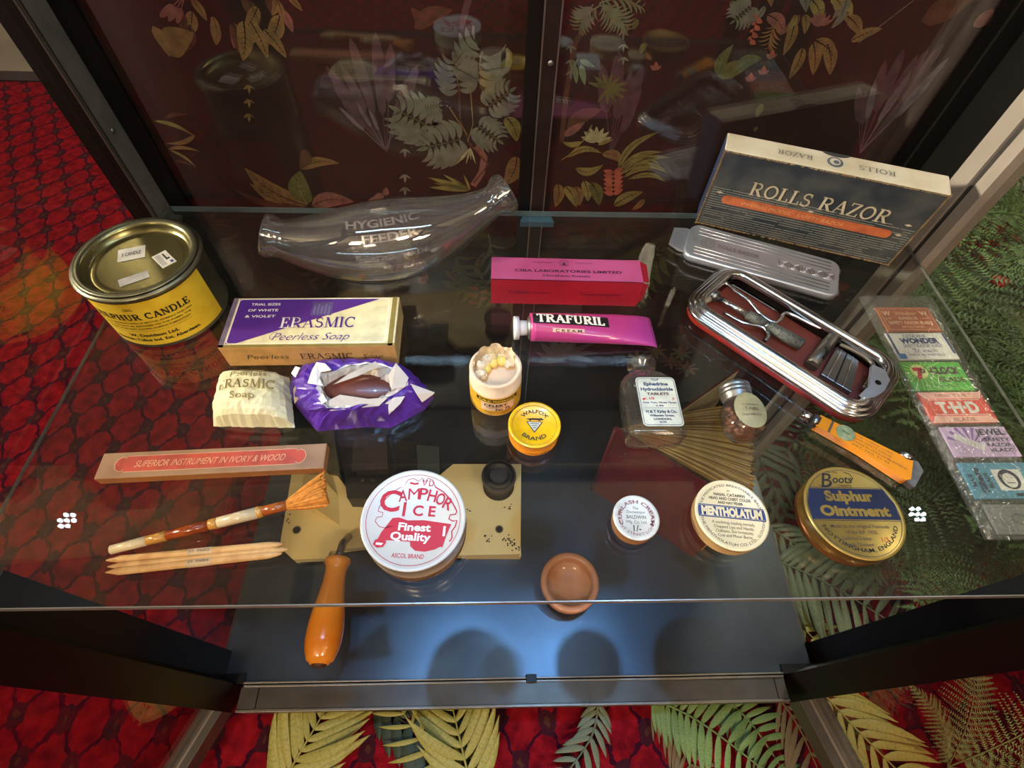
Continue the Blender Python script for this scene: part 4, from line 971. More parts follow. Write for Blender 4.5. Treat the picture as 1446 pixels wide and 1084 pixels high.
# ---- double-ended glass feeding bottle
BG = glass('bottle_glass', '#f1f1f0', 1.5, .03, bump=.05, bscale=90, haze=.035, hazecol='#c9c8cc', power=2.3)
t = thing('feeding_bottle', 'clear glass boat-shaped feeding bottle open at both ends with raised lettering', 'bottle')
e0, e1 = at(371, 331, .046), at(717, 270, .050); cm = at(556, 340, .030)
def spine(u):
    c_ = cm*2-(e0+e1)*.5
    return e0*(1-u)**2+c_*2*u*(1-u)+e1*u*u
def brad(u):
    v = abs(u-.47)/.5
    rr = .0120+.0205*max(0, math.cos(min(1, v*1.06)*PI/2))**1.35
    return rr
us = [i/48 for i in range(49)]
prof = []
for u in us:
    r = brad(u)
    if u < .025 or u > .975: r = .0168
    elif u < .045 or u > .955: r = .0150
    prof.append(r)
prof[0] = .0152; prof[-1] = .0152
pts = [spine(u) for u in us]
b = MB(); b.tube(pts, prof, BG, seg=40, caps=False)
inn = [max(.004, min(brad(u), .99)-.0017) for u in us]
b.tube(pts, inn, BG, seg=40, caps=False)
b.tube([pts[0], pts[0]+(pts[0]-pts[1])*.01], [.0152, inn[0]], BG, seg=40, caps=False); b.tube([pts[-1], pts[-1]+(pts[-1]-pts[-2])*.01], [.0152, inn[-1]], BG, seg=40, caps=False)
b.build('bottle_glass', t)
EG = glass('embossed_glass', '#ffffff', 1.5, .22, rough=.1, haze=.16, hazecol='#dcdce0')
def onb(x, y, lift=.0006):
    """x along the spine from its middle, y around the girth from the viewer-facing line"""
    Ltot = .205; u = .47+x/Ltot; p = spine(u); d = (spine(u+.01)-spine(u-.01)).normalized()
    fw = (CAM-p); fw = (fw-d*fw.dot(d)).normalized(); sd = d.cross(fw); a = y/max(brad(u), .01)
    # up on the glass is away from the viewer
    return tuple(p+(fw*math.cos(a)-sd*math.sin(a))*(brad(u)+lift))
b = MB()
for sx, x, y, h, w_ in (('HYGIENIC', 0, .0145, .0062, .062), ('THE', 0, .0215, .003, .012), ('FEEDER', .004, .0035, .0062, .046), ('BRITISH MADE', .006, -.011, .004, .050), ('PATENT', .004, -.019, .003, .02)):
    text(b, sx, x, y, h, EG, w=w_, f=onb, bold=.03)
b.build('raised_lettering', t)

# ---- white wrapped soap
wp = mat('cream_wrapper', '#e6dfb4', .6, hex2='#d9d0a0', scale=40, bump=.5, bscale=70)
t = thing('wrapped_soap', 'small soap bar in cream paper wrapper left of the torn purple one', 'soap')
q = [at(301, 602, 0), at(416, 604, 0), at(409, 534, 0), at(313, 532, 0)]
def pillow(b, q, h, m, nx=22, ny=16, jit=.0005, seed=1, pw=3.0, e=.0003, wr=.0012):
    R2 = random.Random(seed); vs = []
    for j in range(ny+1):
        for i in range(nx+1):
            u, v = i/nx, j/ny
            p = (q[0]*(1-u)+q[1]*u)*(1-v)+(q[3]*(1-u)+q[2]*u)*v
            prof_ = (1-abs(2*u-1)**pw)**.5*(1-abs(2*v-1)**(pw*1.3))**.45
            z = e+h*prof_+(wr*(noise.noise(Vector((u*7+seed, v*6, 0))))*(1 if prof_ > .05 else .2))+R2.uniform(-jit, jit)
            vs.append((p.x+(R2.uniform(-jit, jit)), p.y+R2.uniform(-jit, jit), max(.0002, z)))
    b.add(vs, [(j*(nx+1)+i, j*(nx+1)+i+1, (j+1)*(nx+1)+i+1, (j+1)*(nx+1)+i) for j in range(ny) for i in range(nx)], m)
    r0 = [j*(nx+1) for j in range(ny+1)]
    return vs
b = MB(); vs = pillow(b, q, .0185, wp); b.add([tuple(q[0]), tuple(q[1]), tuple(q[2]), tuple(q[3])], [(3, 2, 1, 0)], wp)
b.build('wrapper', t)
b = MB()
q0, qx, qy = at(303, 602, 0), (q[1]-q[0]), (q[3]-q[0])
def onp(x, y):
    p = q0+qx*(.5+x)+qy*(.5+y); 
    u, v = .5+x, .5+y; prof_ = (1-abs(2*u-1)**3)**.5*(1-abs(2*v-1)**3.9)**.45
    return (p.x, p.y, 0.0003+.0185*prof_+.0012*noise.noise(Vector((u*7+1, v*6, 0)))+.0010)
text(b, 'Peerless', -.02, .27, .12, oldg, w=.46, f=onp); text(b, 'ERASMIC', -.04, .06, .17, oldg, w=.72, f=onp, serif=True); text(b, 'Soap', -.06, -.16, .12, oldg, w=.30, f=onp)
for k in range(3): text(b, '-', .0, .46-.035*k, .12, oldg, w=.3, f=onp)
b.build('lettering', t)

# ---- torn purple wrapper with brown soap
pw_ = mat('purple_paper', '#552a96', .38, hex2='#43207c', scale=60, bump=.5, bscale=90, coat=.3); soapm = mat('brown_soap', '#62301f', .4, hex2='#50251a', scale=30, coat=.3)
tsu = mat('thin_tissue', '#b9aea0', .6, hex2='#a3978a', scale=60, bump=.6, bscale=120); wht = mat('torn_paper_white', '#e6ddd2', .7, var=.06)
t = thing('unwrapped_soap', 'brown soap bar showing through torn crumpled purple wrapper', 'soap')
OUT = [(429, 520), (455, 513), (500, 516), (545, 518), (580, 527), (600, 545), (613, 561), (600, 578), (575, 592), (552, 604), (515, 603), (480, 606), (448, 609), (436, 595), (425, 582), (414, 568), (408, 548), (412, 532)]
OPN = [(450, 525), (468, 522), (494, 514), (525, 511), (550, 517), (570, 532), (576, 542), (570, 548), (560, 552), (548, 560), (537, 570), (515, 574), (488, 575), (463, 578), (455, 572), (452, 560), (448, 548), (447, 536)]
SOP = [(458, 545), (466, 540), (485, 530), (505, 528), (528, 532), (545, 540), (556, 550), (553, 554), (548, 557), (542, 560), (534, 563), (515, 566), (495, 566), (472, 563), (463, 560), (460, 556), (458, 552), (456, 548)]
def rs_(L, n, z):
    P_ = [at(*p, 0) for p in L]; out = []
    k = len(P_)
    for i in range(n):
        f = i*k/n; a = int(f); out.append(P_[a].lerp(P_[(a+1) % k], f-a))
    return [Vector((p.x, p.y, z)) for p in out]
N_ = 72; R_ = random.Random(21)
o0, o1, o2 = rs_(OUT, N_, .0), rs_([(x*.94+515*.06, y*.92+562*.08) for x, y in OUT], N_, 0), rs_(OPN, N_, 0)
def at2(L, n, z):
    k = len(L); out = []
    for i in range(n):
        f = i*k/n; a = int(f); g = f-a; x = L[a][0]*(1-g)+L[(a+1) % k][0]*g; y = L[a][1]*(1-g)+L[(a+1) % k][1]*g; out.append(at(x, y, z))
    return out
zt = .021
ro = [p.copy() for p in o0]
r1_ = [p+Vector((0, 0, .010)) for p in o0]
r3 = at2(OPN, N_, zt)
rings_ = [ro]
for f in (.12, .35, .62, .85, 1.0):
    q = []
    for i in range(N_):
        a, c = o0[i], r3[i]; p = a.lerp(c, f); p.z = zt*(1-(1-f)**2.4)
        p += Vector((R_.uniform(-1, 1), R_.uniform(-1, 1), R_.uniform(-1, 1)))*.0010*(1 if i % 2 else .6)
        w_ = noise.noise(Vector((p.x*90, p.y*90, f*2)))*.0035; p.z = max(.0012, p.z+w_)
        q.append(p)
    rings_.append(q)
b = MB(); b.rings([[tuple(p) for p in q] for q in rings_], pw_, smooth=False); b.build('purple_wrapper', t)
b = MB(); rim = rings_[-1]
up1 = [p+Vector((R_.uniform(-.0005, .0005), R_.uniform(-.0005, .0005), .0008)) for p in rim]
inn_ = at2([(x*.93+512*.07, y*.93+547*.07) for x, y in OPN], N_, zt)
b.rings([[tuple(p+Vector((0, 0, .0003))) for p in rings_[-1]], [tuple(p+Vector((R_.uniform(-.0006, .0006), 0, R_.uniform(-.0004, .0012)))) for p in inn_]], wht, smooth=False); b.build('torn_edge', t)
b = MB(); sp2 = at2(SOP, N_, zt-.003)
q1 = [p.lerp(c, .5)+Vector((0, 0, R_.uniform(-.001, .0022)+.0012)) for p, c in zip(inn_, sp2)]
q2 = [c+Vector((0, 0, R_.uniform(-.001, .0012)-.001)) for c in sp2]
b.rings([[tuple(p) for p in inn_], [tuple(p) for p in q1], [tuple(p) for p in q2]], tsu, smooth=False); b.build('tissue_lining', t)
b = MB(); c_ = at(510, 550, .010); b.ball((0, 0, 0), 1, soapm, 32)
b.v = [(c_.x+v[0]*.033, c_.y+v[1]*.0145, max(.001, c_.z+v[2]*.0095)) for v in b.v]; b.build('soap_bar', t)
def flap(name, pts, m, lift=None):
    b = MB(); P_ = [at(*p[:2], p[2]) for p in pts]; b.poly([tuple(p) for p in P_], m); return b.build(name, t)
flap('torn_flap', [(441, 521, .022), (447, 511, .025), (459, 513, .026), (468, 522, .024), (453, 525, .023), (451, 534, .022), (457, 545, .022), (447, 543, .022), (434, 541, .020)], wht)
flap('torn_flap', [(448, 583, .020), (462, 577, .022), (458, 548, .023), (448, 552, .023), (434, 551, .019), (418, 540, .016), (412, 546, .014), (430, 556, .018), (436, 570, .018)], wht) if False else None
flap('torn_flap', [(579, 541, .022), (614, 554, .007), (612, 557, .006), (596, 568, .010), (588, 556, .018)], wht)
flap('torn_flap', [(411, 527, .014), (417, 517, .017), (424, 519, .018), (417, 533, .017)], wht)
flap('torn_flap', [(416, 570, .006), (428, 555, .016), (430, 545, .018), (421, 536, .016), (414, 550, .010)], paper('torn_buff', '#c9ae88'))
flap('torn_flap', [(544, 569, .020), (556, 561, .022), (572, 559, .019), (566, 569, .018), (556, 579, .016), (548, 586, .012), (540, 583, .014)], wht)
flap('torn_flap', [(449, 562, .0225), (456, 556, .0235), (462, 566, .0225), (455, 570, .022)], wht)
fo = MB()
for pts in ([(470, 543, .022), (492, 528, .0235), (530, 510, .026), (538, 516, .026), (505, 531, .024)], [(548, 530, .023), (559, 512, .028), (577, 533, .024), (572, 546, .022), (553, 551, .021)], [(464, 565, .022), (480, 557, .0235), (520, 563, .0235), (548, 561, .0235), (535, 573, .0215), (466, 580, .020)]):
    P_ = [at(*p[:2], p[2]) for p in pts]; fo.poly([tuple(p) for p in P_], tsu)
fo.build('tissue_folds', t)

# ---- standing razor carton
nav = mat('worn_navy_card', '#1d242c', .6, hex2='#464642', scale=34); lav = mat('bleached_card', '#c2bba8', .7, hex2='#a89c80', scale=26); brnc = mat('frayed_card', '#957a54', .8, scale=80); orp = mat('copper_print', '#b05c34', .55, hex2='#8c4424', scale=90); cbf = paper('buff_print', '#b9ab90')
X, Y, a, w_, h_, t_ = .1470, .3318, -.330, .171, .0768, .0236
Mt = Matrix.Translation((X, Y, 0))@Matrix.Rotation(a, 4, 'Z')@Matrix.Rotation(math.radians(5.0), 4, 'X')
t = thing('razor_carton', 'worn navy razor carton with copper stripe standing on edge', 'box', M=Mt)
# local: x along, y back, z up ; leans a touch to the front
b = MB(); vs = [(0, 0, 0), (w_, 0, 0), (w_, t_, 0), (0, t_, 0), (0, 0, h_), (w_, 0, h_), (w_, t_, h_), (0, t_, h_)]
b.v = vs
for f_, m in (((0, 3, 2, 1), nav), ((4, 5, 6, 7), lav), ((0, 1, 5, 4), nav), ((1, 2, 6, 5), brnc), ((2, 3, 7, 6), nav), ((3, 0, 4, 7), mat('blue_card', '#1e2c4c', .6))): b.f.append(list(f_)); b.m.append(b.mi(m)); b.sm.append(False)
bevel(b.build('carton', t), .0012)
b = MB()   # frayed edges
R_ = random.Random(9)
for k in range(150):
    u = R_.random()
    for (p, d) in (((u*w_, -.0002, h_-.0008), 1), ((w_-.0012, -.0002, u*h_), 0), ((u*w_, -.0002, .0006), 1), ((.0008, -.0002, u*h_), 0)):
        s1 = R_.uniform(.0006, .0024); s2 = R_.uniform(.0003, .0010)
        dx, dz = (s1, s2) if d else (s2, s1)
        b.poly([(p[0]-dx, p[1], p[2]-dz*.5), (p[0]+dx*.6, p[1], p[2]-dz), (p[0]+dx, p[1], p[2]+dz*.6), (p[0]-dx*.3, p[1], p[2]+dz)], brnc)
b.build('frayed_edges', t, kind='stuff')
b = MB(); F = lambda e: (lambda x, y: (x, -.0004-e, y))
for k in range(17):
    z = .003+k*.0024
    n0 = 0
    while n0 < w_-.006:
        L__ = R_.uniform(.004, .03)
        if R_.random() > .12 and not (.016 < n0 < w_-.022 and .0265 < z < .0365): 
            x0_ = max(.003, n0); x1_ = min(w_-.003, n0+L__); b.poly([(x0_, -.0003, z), (x1_, -.0003, z), (x1_, -.0003, z+.0005), (x0_, -.0003, z+.0005)], paper('grey_lines', '#8c8b80'))
        n0 += L__+.001
b.build('printed_lines', t, kind='stuff')
b = MB()
b.poly([F(.0)(x, y) for x, y in rrect(.140, .0088, .0043, 5, w_*.49, .0315)], orp)
text(b, 'ROLLS RAZOR', w_*.515, .0475, .0128, cbf, w=.112, f=F(.0001), serif=True)
text(b, 'IMPERIAL MODEL   SAFETY RAZOR', w_*.43, .0315, .0036, paper('pale_copper', '#d0905c'), w=.085, f=F(.0003), shear=.3)
for x, y in ((.010, .0375), (w_-.012, .0330), (w_-.011, .0440), (w_*.505, .0375)): b.poly([F(.0001)(x+dx, y+dy) for dx, dy in ((-.003, 0), (0, .0012), (.003, 0), (0, -.0012))], cbf)
T_ = lambda x, y: (x, y, h_+.0003)
text(b, 'RAZOR', 0, 0, .0056, paper('grey_print', '#6f6f68'), w=.028, M=Matrix.Translation((w_*.32, t_*.48, h_+.0004))@Matrix.Rotation(PI, 4, 'Z'), serif=True)
text(b, 'ROLLS', 0, 0, .0056, paper('grey_print', '#6f6f68'), w=.028, M=Matrix.Translation((w_*.685, t_*.48, h_+.0004))@Matrix.Rotation(PI, 4, 'Z'), serif=True)
disc(b, w_*.50, t_*.50, .0062, paper('slate_print', '#4c5a66'), h_+.0003); disc(b, w_*.50, t_*.52, .0042, lav, h_+.0004, 20); disc(b, w_*.505, t_*.5, .0024, paper('slate_print', '#4c5a66'), h_+.0005, 12)
b.poly([(w_*.44+.022*.5+.011*math.cos(PI+PI*i/10)*1.0, t_-.0004+.0048*math.sin(PI+PI*i/10), h_+.0003) for i in range(11)], nav)
b.build('lettering', t)

# ---- embossed aluminium lid
alm = mat('embossed_aluminium', '#bcc4d0', .40, .80, .08, 30, .08, 300)
P_ = [at(985, 316, .006), at(1186, 370, .006), at(1186, 420, .006), at(975, 368, .006)]
ux = (P_[1]-P_[0]).normalized(); ax = math.atan2(ux.y, ux.x); L_ = (P_[1]-P_[0]).length; W__ = .047
Mt = Matrix.Translation(P_[1]*.5+P_[2]*.5)@Matrix.Rotation(ax, 4, 'Z'); Mt.translation.z = .0
t = thing('embossed_plate', 'embossed aluminium case cover with end tab lying in front of the navy carton', 'case cover', M=Mt)
Ll, Wl = .130, .046
b = MB()
O = [[(x-Ll/2, y, z) for x, y in rrect(Ll-o, Wl-o, .009, 6)] for o, z in ((0, .0002), (0, .0045), (.0012, .0056), (.0030, .0060))]
b.rings(O, alm, smooth=True, cap1=True, cap0=True); b.build('lid_plate', t)
b = MB(); b.prism([(-Ll-.014, -.010), (-Ll-.014, .012), (-Ll-.004, .0155), (-Ll+.004, .0155), (-Ll+.004, -.015), (-Ll-.004, -.015)], .0012, .0036, alm); bevel(b.build('end_tab', t), .0006)
b = MB(); hi = mat('embossed_ridge', '#b2afb4', .35, .9)
for k in range(9):
    if 3 <= k <= 5: continue
    y = -.0175+k*.0044; b.tube([(-Ll+.008, y, .0060), (-.008, y, .0060)], .0005, hi, seg=6)
for k in range(5):
    x = -.047+k*.0095
    for s_ in (0, 1, 2):
        P8 = rrect(.0078-s_*.0026, .0078-s_*.0026, .0004, 1, x, .0); b.tube([(p_[0], p_[1], .0060) for p_ in P8+[P8[0]]], .00045, hi, seg=6)
text(b, 'ROLLS RAZOR', -.085, .0, .005, hi, w=.036, z=.0064, bold=.03); annulus(b, -Ll+.018, .0, .0058, .0008, hi, .0064); annulus(b, -Ll+.018, 0, .003, .0008, hi, .0064, 10); text(b, 'R', -Ll+.007, 0, .006, hi, z=.0064)
for k, x in enumerate((-.086, -.074, -.062)): text(b, 'MADE', x, -.0132, .0026, hi, w=.009, z=.0064)
b.build('embossing', t)
for y in (-.014, .013): b = MB(); b.tube([(-.0005, y-.002, .003), (-.0005, y+.002, .003)], .0018, hi, seg=10); b.build('hinge_lug', t)

# ---- open chrome razor case
chrome = mat('chrome', '#dde2e8', .17, 1.0, .04, 20); chrd = mat('dull_chrome', '#8a8b8a', .3, .95, .1, 60); red_refl = mat('red_reflection', '#96281c', .35, hex2='#7c1f18'); strop = mat('strop_leather', '#6e2f22', .7, hex2='#5c261c', scale=30)
O_ = at(970, 449, 0); a = math.radians(-46.4)
Mt = Matrix.Translation(O_)@Matrix.Rotation(a, 4, 'Z')
t = thing('razor_case', 'open chrome razor case with rounded ends, red-brown strop bed and shaving parts inside', 'razor case', M=Mt)
Lc, Wc = .1550, .0755
cxy = (Lc/2-.0100, Wc/2-.0035)
def rr_(o, z, rad=.022):
    r_ = max(.002, rad-o); return [(x, y, z) for x, y in rrect(Lc-2*o, Wc-2*o, r_, 9, *cxy)]
b = MB(); b.rings([rr_(.003, .0003), rr_(.0012, .0010), rr_(.0006, .0060)], red_refl); b.build('lower_rim', t)  # red of the mirrored carpet painted on the chrome's lower side
b = MB()
pr = [(.001, .0042), (-.0002, .0050), (.0000, .0072), (.0012, .0080), (.0022, .0082), (.0030, .0096), (.0044, .0104), (.0056, .0106), (.0062, .0118), (.0085, .0130), (.0112, .0128), (.0126, .0114), (.0130, .0095), (.0130, .0015)]
b.rings([rr_(o, z+(.0018 if z > .002 else 0)) for o, z in pr], chrome); b.build('case_frame', t)
b = MB(); b.poly([p for p in rr_(.0125, .0016)], strop); b.build('strop_bed', t)
b = MB(); b.rings([rr_(.0132, .0095), rr_(.0134, .0018)], mat('dark_chrome', '#2e2c2a', .25, .9)); b.build('inner_wall', t)
Mi = Mt.inverted()
def L3(px, py, z): return Mi@at(px, py, z)
def ctube(name, pp, r, m, seg=10, z=.006, sm=True, asp=1, caps=True):
    P_ = [L3(p[0], p[1], p[2] if len(p) > 2 else z) for p in pp]
    if sm and len(P_) > 2:
        Q = []
        for i in range(len(P_)-1):
            p0, p1, p2, p3 = P_[max(0, i-1)], P_[i], P_[i+1], P_[min(len(P_)-1, i+2)]
            for k in range(6):
                s_ = k/6; Q.append(.5*((2*p1)+(p2-p0)*s_+(2*p0-5*p1+4*p2-p3)*s_**2+(3*p1-p0-3*p2+p3)*s_**3))
        P_ = Q+[P_[-1]]
    b = MB(); b.tube(P_, r, m, seg=seg, caps=caps, asp=asp); return b.build(name, t)
ctube('wire_frame', [(1008, 414), (1012, 404), (1024, 400), (1040, 412), (1058, 425), (1075, 444), (1092, 455), (1102, 452), (1106, 444), (1115, 443), (1140, 455), (1176, 471)], .0014, chrome, z=.0085)
ctube('wire_frame', [(1022, 441), (1048, 455), (1070, 460), (1080, 464), (1085, 474), (1080, 481)], .0014, chrome, z=.0085)
ctube('wire_frame', [(1015, 396), (1034, 402), (1098, 440)], .0007, chrd, z=.003)
for pp, r in ((((1013, 420), (1056, 445)), .0025), (((1055, 444), (1080, 458)), .0042), (((1080, 458), (1086, 461)), .0034), (((1085, 461), (1132, 487)), .0050), (((1131, 486.5), (1133, 488)), .0038)):
    ctube('razor_handle', pp, r, chrd if r in (.0034, .0038) else (mat('knurled_metal', '#6d6f68', .5, .7, .25, 500, .8, 1600) if r > .003 else chrome), seg=18, z=.0075)
ctube('handle_collar', [(1003, 417), (1014, 419)], .0048, chrd, seg=14, z=.008); ctube('end_pin', [(990, 426), (1002, 422)], .0028, mat('horn_pin', '#b0a488', .35, .3), seg=12, z=.008)
ctube('roller', [(1178, 474), (1162, 495), (1146, 516)], .0048, mat('tarnished_metal', '#6d665c', .4, .8, .25, 90), seg=18, z=.007, sm=False)
ctube('roller_spring', [(1163, 505), (1168, 497), (1165, 490)], .0012, blk, seg=8, z=.0115)
ctube('hinge_pin', [(1182, 478), (1189, 484)], .0028, blk, seg=10, z=.007)
b = MB(); Q = [L3(1183, 488, .007), L3(1214, 509, .007), L3(1203, 553, .007), L3(1160, 527, .007)]
def slab(b, Q, z0, z1, m): b.add([(p.x, p.y, z0) for p in Q]+[(p.x, p.y, z1) for p in Q], [(4, 5, 6, 7), (0, 1, 5, 4), (1, 2, 6, 5), (2, 3, 7, 6), (3, 0, 4, 7)], m)
slab(b, Q, .002, .0065, chrd)
c_ = sum(Q, Vector())/4
for k in range(3):
    u0, u1 = .18+.25*k, .24+.25*k
    slab(b, [Q[0].lerp(Q[1], u0), Q[0].lerp(Q[1], u1), Q[3].lerp(Q[2], u1), Q[3].lerp(Q[2], u0)], .0065, .0069, chrome if k != 1 else blk)
bevel(b.build('blade_holder', t), .0005)
ctube('holder_loop', [(1186, 486), (1204, 494), (1224, 506), (1233, 517), (1228, 535), (1220, 548)], .0016, mat('tarnished_metal', '#6d665c', .4, .8), z=.0085)
b = MB(); b.prism([tuple(L3(*p, .0155))[:2] for p in ((1232, 514), (1250, 522), (1257, 536), (1250, 550), (1236, 560), (1222, 560), (1217, 554), (1229, 543))], .0120, .0154, alm); bevel(b.build('end_plate', t), .0006)
p = L3(1240, 540, .0155); b = MB(); disc(b, p.x, p.y, .0022, blk, .0156, 18); b.build('rivet_hole', t)
Q = [L3(995, 396, .010), L3(1014, 377, .010)]
b = MB(); dd = (Q[1]-Q[0]); nn = Vector((-dd.y, dd.x, 0)).normalized()*-.0052; slab(b, [Q[0], Q[1], Q[1]+nn, Q[0]+nn], .0065, .0082, chrd)
for f in (.12, .72): slab(b, [Q[0].lerp(Q[1], f)+nn*.3, Q[0].lerp(Q[1], f+.18)+nn*.3, Q[0].lerp(Q[1], f+.18)+nn*.75, Q[0].lerp(Q[1], f)+nn*.75], .0082, .0084, blk)
b.build('catch_plate', t)

# ---- film sleeve and blade packets
FILM = glass('clear_film', '#eef0ee', 1.45, .04, rough=.02, bump=1.0, bscale=420, haze=.10, hazecol='#a9a8a2')
A, B_, C_, D_ = at(1212, 420, 0), at(1316, 421, 0), at(1500, 763, 0), at(1390, 763, 0)
A, B_, C_, D_ = [Vector((p.x, p.y, 0)) for p in (A, B_, C_, D_)]
t = thing('film_sleeve', 'long crinkled clear film sleeve holding a column of razor blade packets', 'sleeve')
b = MB(); nx, ny = 34, 110; vs = []; R_ = random.Random(4)
for j in range(ny+1):
    for i in range(nx+1):
        u, v = i/nx, j/ny; p = (A*(1-u)+B_*u)*(1-v)+(D_*(1-u)+C_*u)*v
        ed = min(u, 1-u)
        z = .0028 if ed > .12 else .0006+.0022*ed/.12
        cr__ = (.35+1.0*(v > .38))*(1.5 if ed < .14 else .5)
        z += abs(noise.noise(Vector((p.x*240, p.y*240, 0))))*.0018*cr__+R_.uniform(0, .0004)*cr__
        vs.append((p.x, p.y, z))
b.add(vs, [(j*(nx+1)+i, j*(nx+1)+i+1, (j+1)*(nx+1)+i+1, (j+1)*(nx+1)+i) for j in range(ny) for i in range(nx)], FILM, smooth=False)
b.build('top_film', t)
b = MB(); b.poly([tuple(p+Vector((0, 0, .0002))) for p in (D_, C_, B_, A)], FILM); b.build('bottom_film', t)
def packet(label, q, m, pr):
    z = .0022; P_ = [at(*p, z) for p in q]; c = sum(P_, Vector())/4; ux = (P_[1]-P_[0]+P_[2]-P_[3]); uy = (P_[0]-P_[3]+P_[1]-P_[2])
    W_, H_ = ux.length/2, uy.length/2; a = math.atan2(ux.y, ux.x)
    t = thing('blade_packet', label, 'packet', (c.x, c.y, .0005), a, 'razor blade packets in the film sleeve')
    b = MB(); b.box((-W_/2, -H_/2, 0), (W_/2, H_/2, .0017), m); bevel(b.build('packet', t), .0003)
    b = MB(); pr(b, W_, H_, .0018); b.build('print', t)
br_ = paper('terracotta_paper', '#a65a38'); lb_ = paper('lace_print', '#dcb48c')
def pr(b, w, h, z):
    outline(b, rrect(w*.94, h*.88, .001, 2), .0003, lb_, z)
    text(b, 'W', -w*.36, h*.24, h*.17, lb_, z=z, bold=.04); text(b, 'W', w*.34, h*.24, h*.17, lb_, z=z, bold=.04); text(b, 'Windsor', 0, h*.24, h*.17, lb_, w=w*.4, z=z, shear=.4)
    text(b, 'SUPERIOR', 0, h*.03, h*.11, lb_, w=w*.36, z=z, bold=.03); text(b, 'SAFETY RAZOR BLADE', 0, -h*.15, h*.12, lb_, w=w*.82, z=z, bold=.03); text(b, 'BRITISH MADE', 0, -h*.32, h*.09, lb_, w=w*.4, z=z)
    for s_ in (-1, 1): b.box((s_*w*.36-w*.1, h*.02, z-.00005), (s_*w*.36+w*.06, h*.035, z), lb_)
packet('terracotta blade packet, topmost in the film sleeve', [(1238, 434), (1310, 433), (1331, 468), (1253, 467)], br_, pr)
wp_ = paper('white_packet', '#d9d6cc')
def pr(b, w, h, z):
    for s_ in (-1, 1): b.box((s_*w*.47-w*.02, -h*.3, z-.00005), (s_*w*.47+w*.02, h*.48, z), blue_ink)
    b.box((-w*.49, -h*.48, z-.00005), (-w*.36, -h*.28, z), paper('sky_print', '#3a78b4'))
    text(b, 'GENUINE', -w*.04, h*.38, h*.13, blue_ink, w=w*.4, z=z); text(b, 'WONDER', 0, h*.2, h*.19, blue_ink, w=w*.66, z=z, bold=.06); text(b, 'SAFETY RAZOR BLADE', .01*w, .01*h, h*.13, blue_ink, w=w*.66, z=z)
    text(b, '2c each', 0, -h*.17, h*.15, blue_ink, z=z, w=w*.4); text(b, 'MADE IN SHEFFIELD', 0, -h*.33, h*.09, blue_ink, z=z, w=w*.6)
packet('white blade packet with blue lettering under the terracotta one', [(1253, 470), (1334, 470), (1354, 506), (1268, 508)], wp_, pr)
gp = paper('green_packet', '#4cb030'); gy = paper('lime_print', '#cfe07c')
def pr(b, w, h, z):
    for k in range(20):
        a = k*2*PI/20+.1; r0 = h*.24; cx, cy = -w*.26, h*.16
        r1 = 1e3
        for dx, dy in ((math.cos(a), math.sin(a)),):
            tx = ((w*.49-cx) if dx > 0 else (-w*.49-cx))/dx if abs(dx) > 1e-6 else 1e3; ty = ((h*.49-cy) if dy > 0 else (-h*.49-cy))/dy if abs(dy) > 1e-6 else 1e3
            r1 = min(tx, ty)
            if r1 > r0: line(b, [(cx+dx*r0, cy+dy*r0), (cx+dx*r1, cy+dy*r1)], .00035, gy, z-.00005)
    disc(b, -w*.26, h*.16, h*.25, gy, z, 14); text(b, '7', -w*.27, h*.10, h*.36, red_ink, z=z+.0001, bold=.08); text(b, "o'", -w*.19, h*.22, h*.22, ink_brown, z=z+.0001, bold=.05)
    text(b, '-CLOCK', w*.16, h*.20, h*.24, mat('dark_brown_print', '#43200f', .5), w=w*.54, z=z, bold=.06); text(b, 'BLADE', w*.22, -h*.12, h*.18, mat('dark_brown_print', '#43200f', .5), w=w*.44, z=z, bold=.03); text(b, '- DOUBLE EDGED -', w*.05, -h*.33, h*.1, mat('dark_green_print', '#2c6018', .5), w=w*.56, z=z)
packet('bright green blade packet with sunburst print', [(1272, 511), (1355, 511), (1376, 551), (1291, 551)], gp, pr)
rp = paper('red_packet', '#e04a34'); pk_ = paper('pink_packet', '#eeb09c')
def pr(b, w, h, z):
    b.poly([(-w*.5, h*.5, z-.00005), (w*.5, h*.5, z-.00005), (w*.42, h*.28, z-.00005), (-w*.42, h*.28, z-.00005)], pk_); b.poly([(-w*.42, -h*.28, z-.00005), (w*.42, -h*.28, z-.00005), (w*.5, -h*.5, z-.00005), (-w*.5, -h*.5, z-.00005)], pk_)
    outline(b, [(-w*.40, -h*.25), (w*.40, -h*.25), (w*.40, h*.25), (-w*.40, h*.25)], .0005, wp_, z)
    for sx, sy in ((-1, -1), (1, -1), (1, 1), (-1, 1)): line(b, [(sx*w*.42, sy*h*.28), (sx*w*.5, sy*h*.5)], .0006, wp_, z)
    text(b, 'T·H·D', 0, 0, h*.36, wp_, w=w*.64, z=z, bold=.05); text(b, 'NEW TYPE', 0, h*.385, h*.11, mat('rust_print', '#8c4a3c', .5), w=w*.5, z=z); text(b, 'BLADE', 0, -h*.39, h*.13, mat('rust_print', '#8c4a3c', .5), w=w*.34, z=z)
packet('red and pink blade packet with three large white initials', [(1296, 554), (1387, 553), (1408, 596), (1318, 597)], rp, pr)
lp = paper('lilac_packet', '#c4a8cc'); vp = paper('violet_rays', '#8462a4')
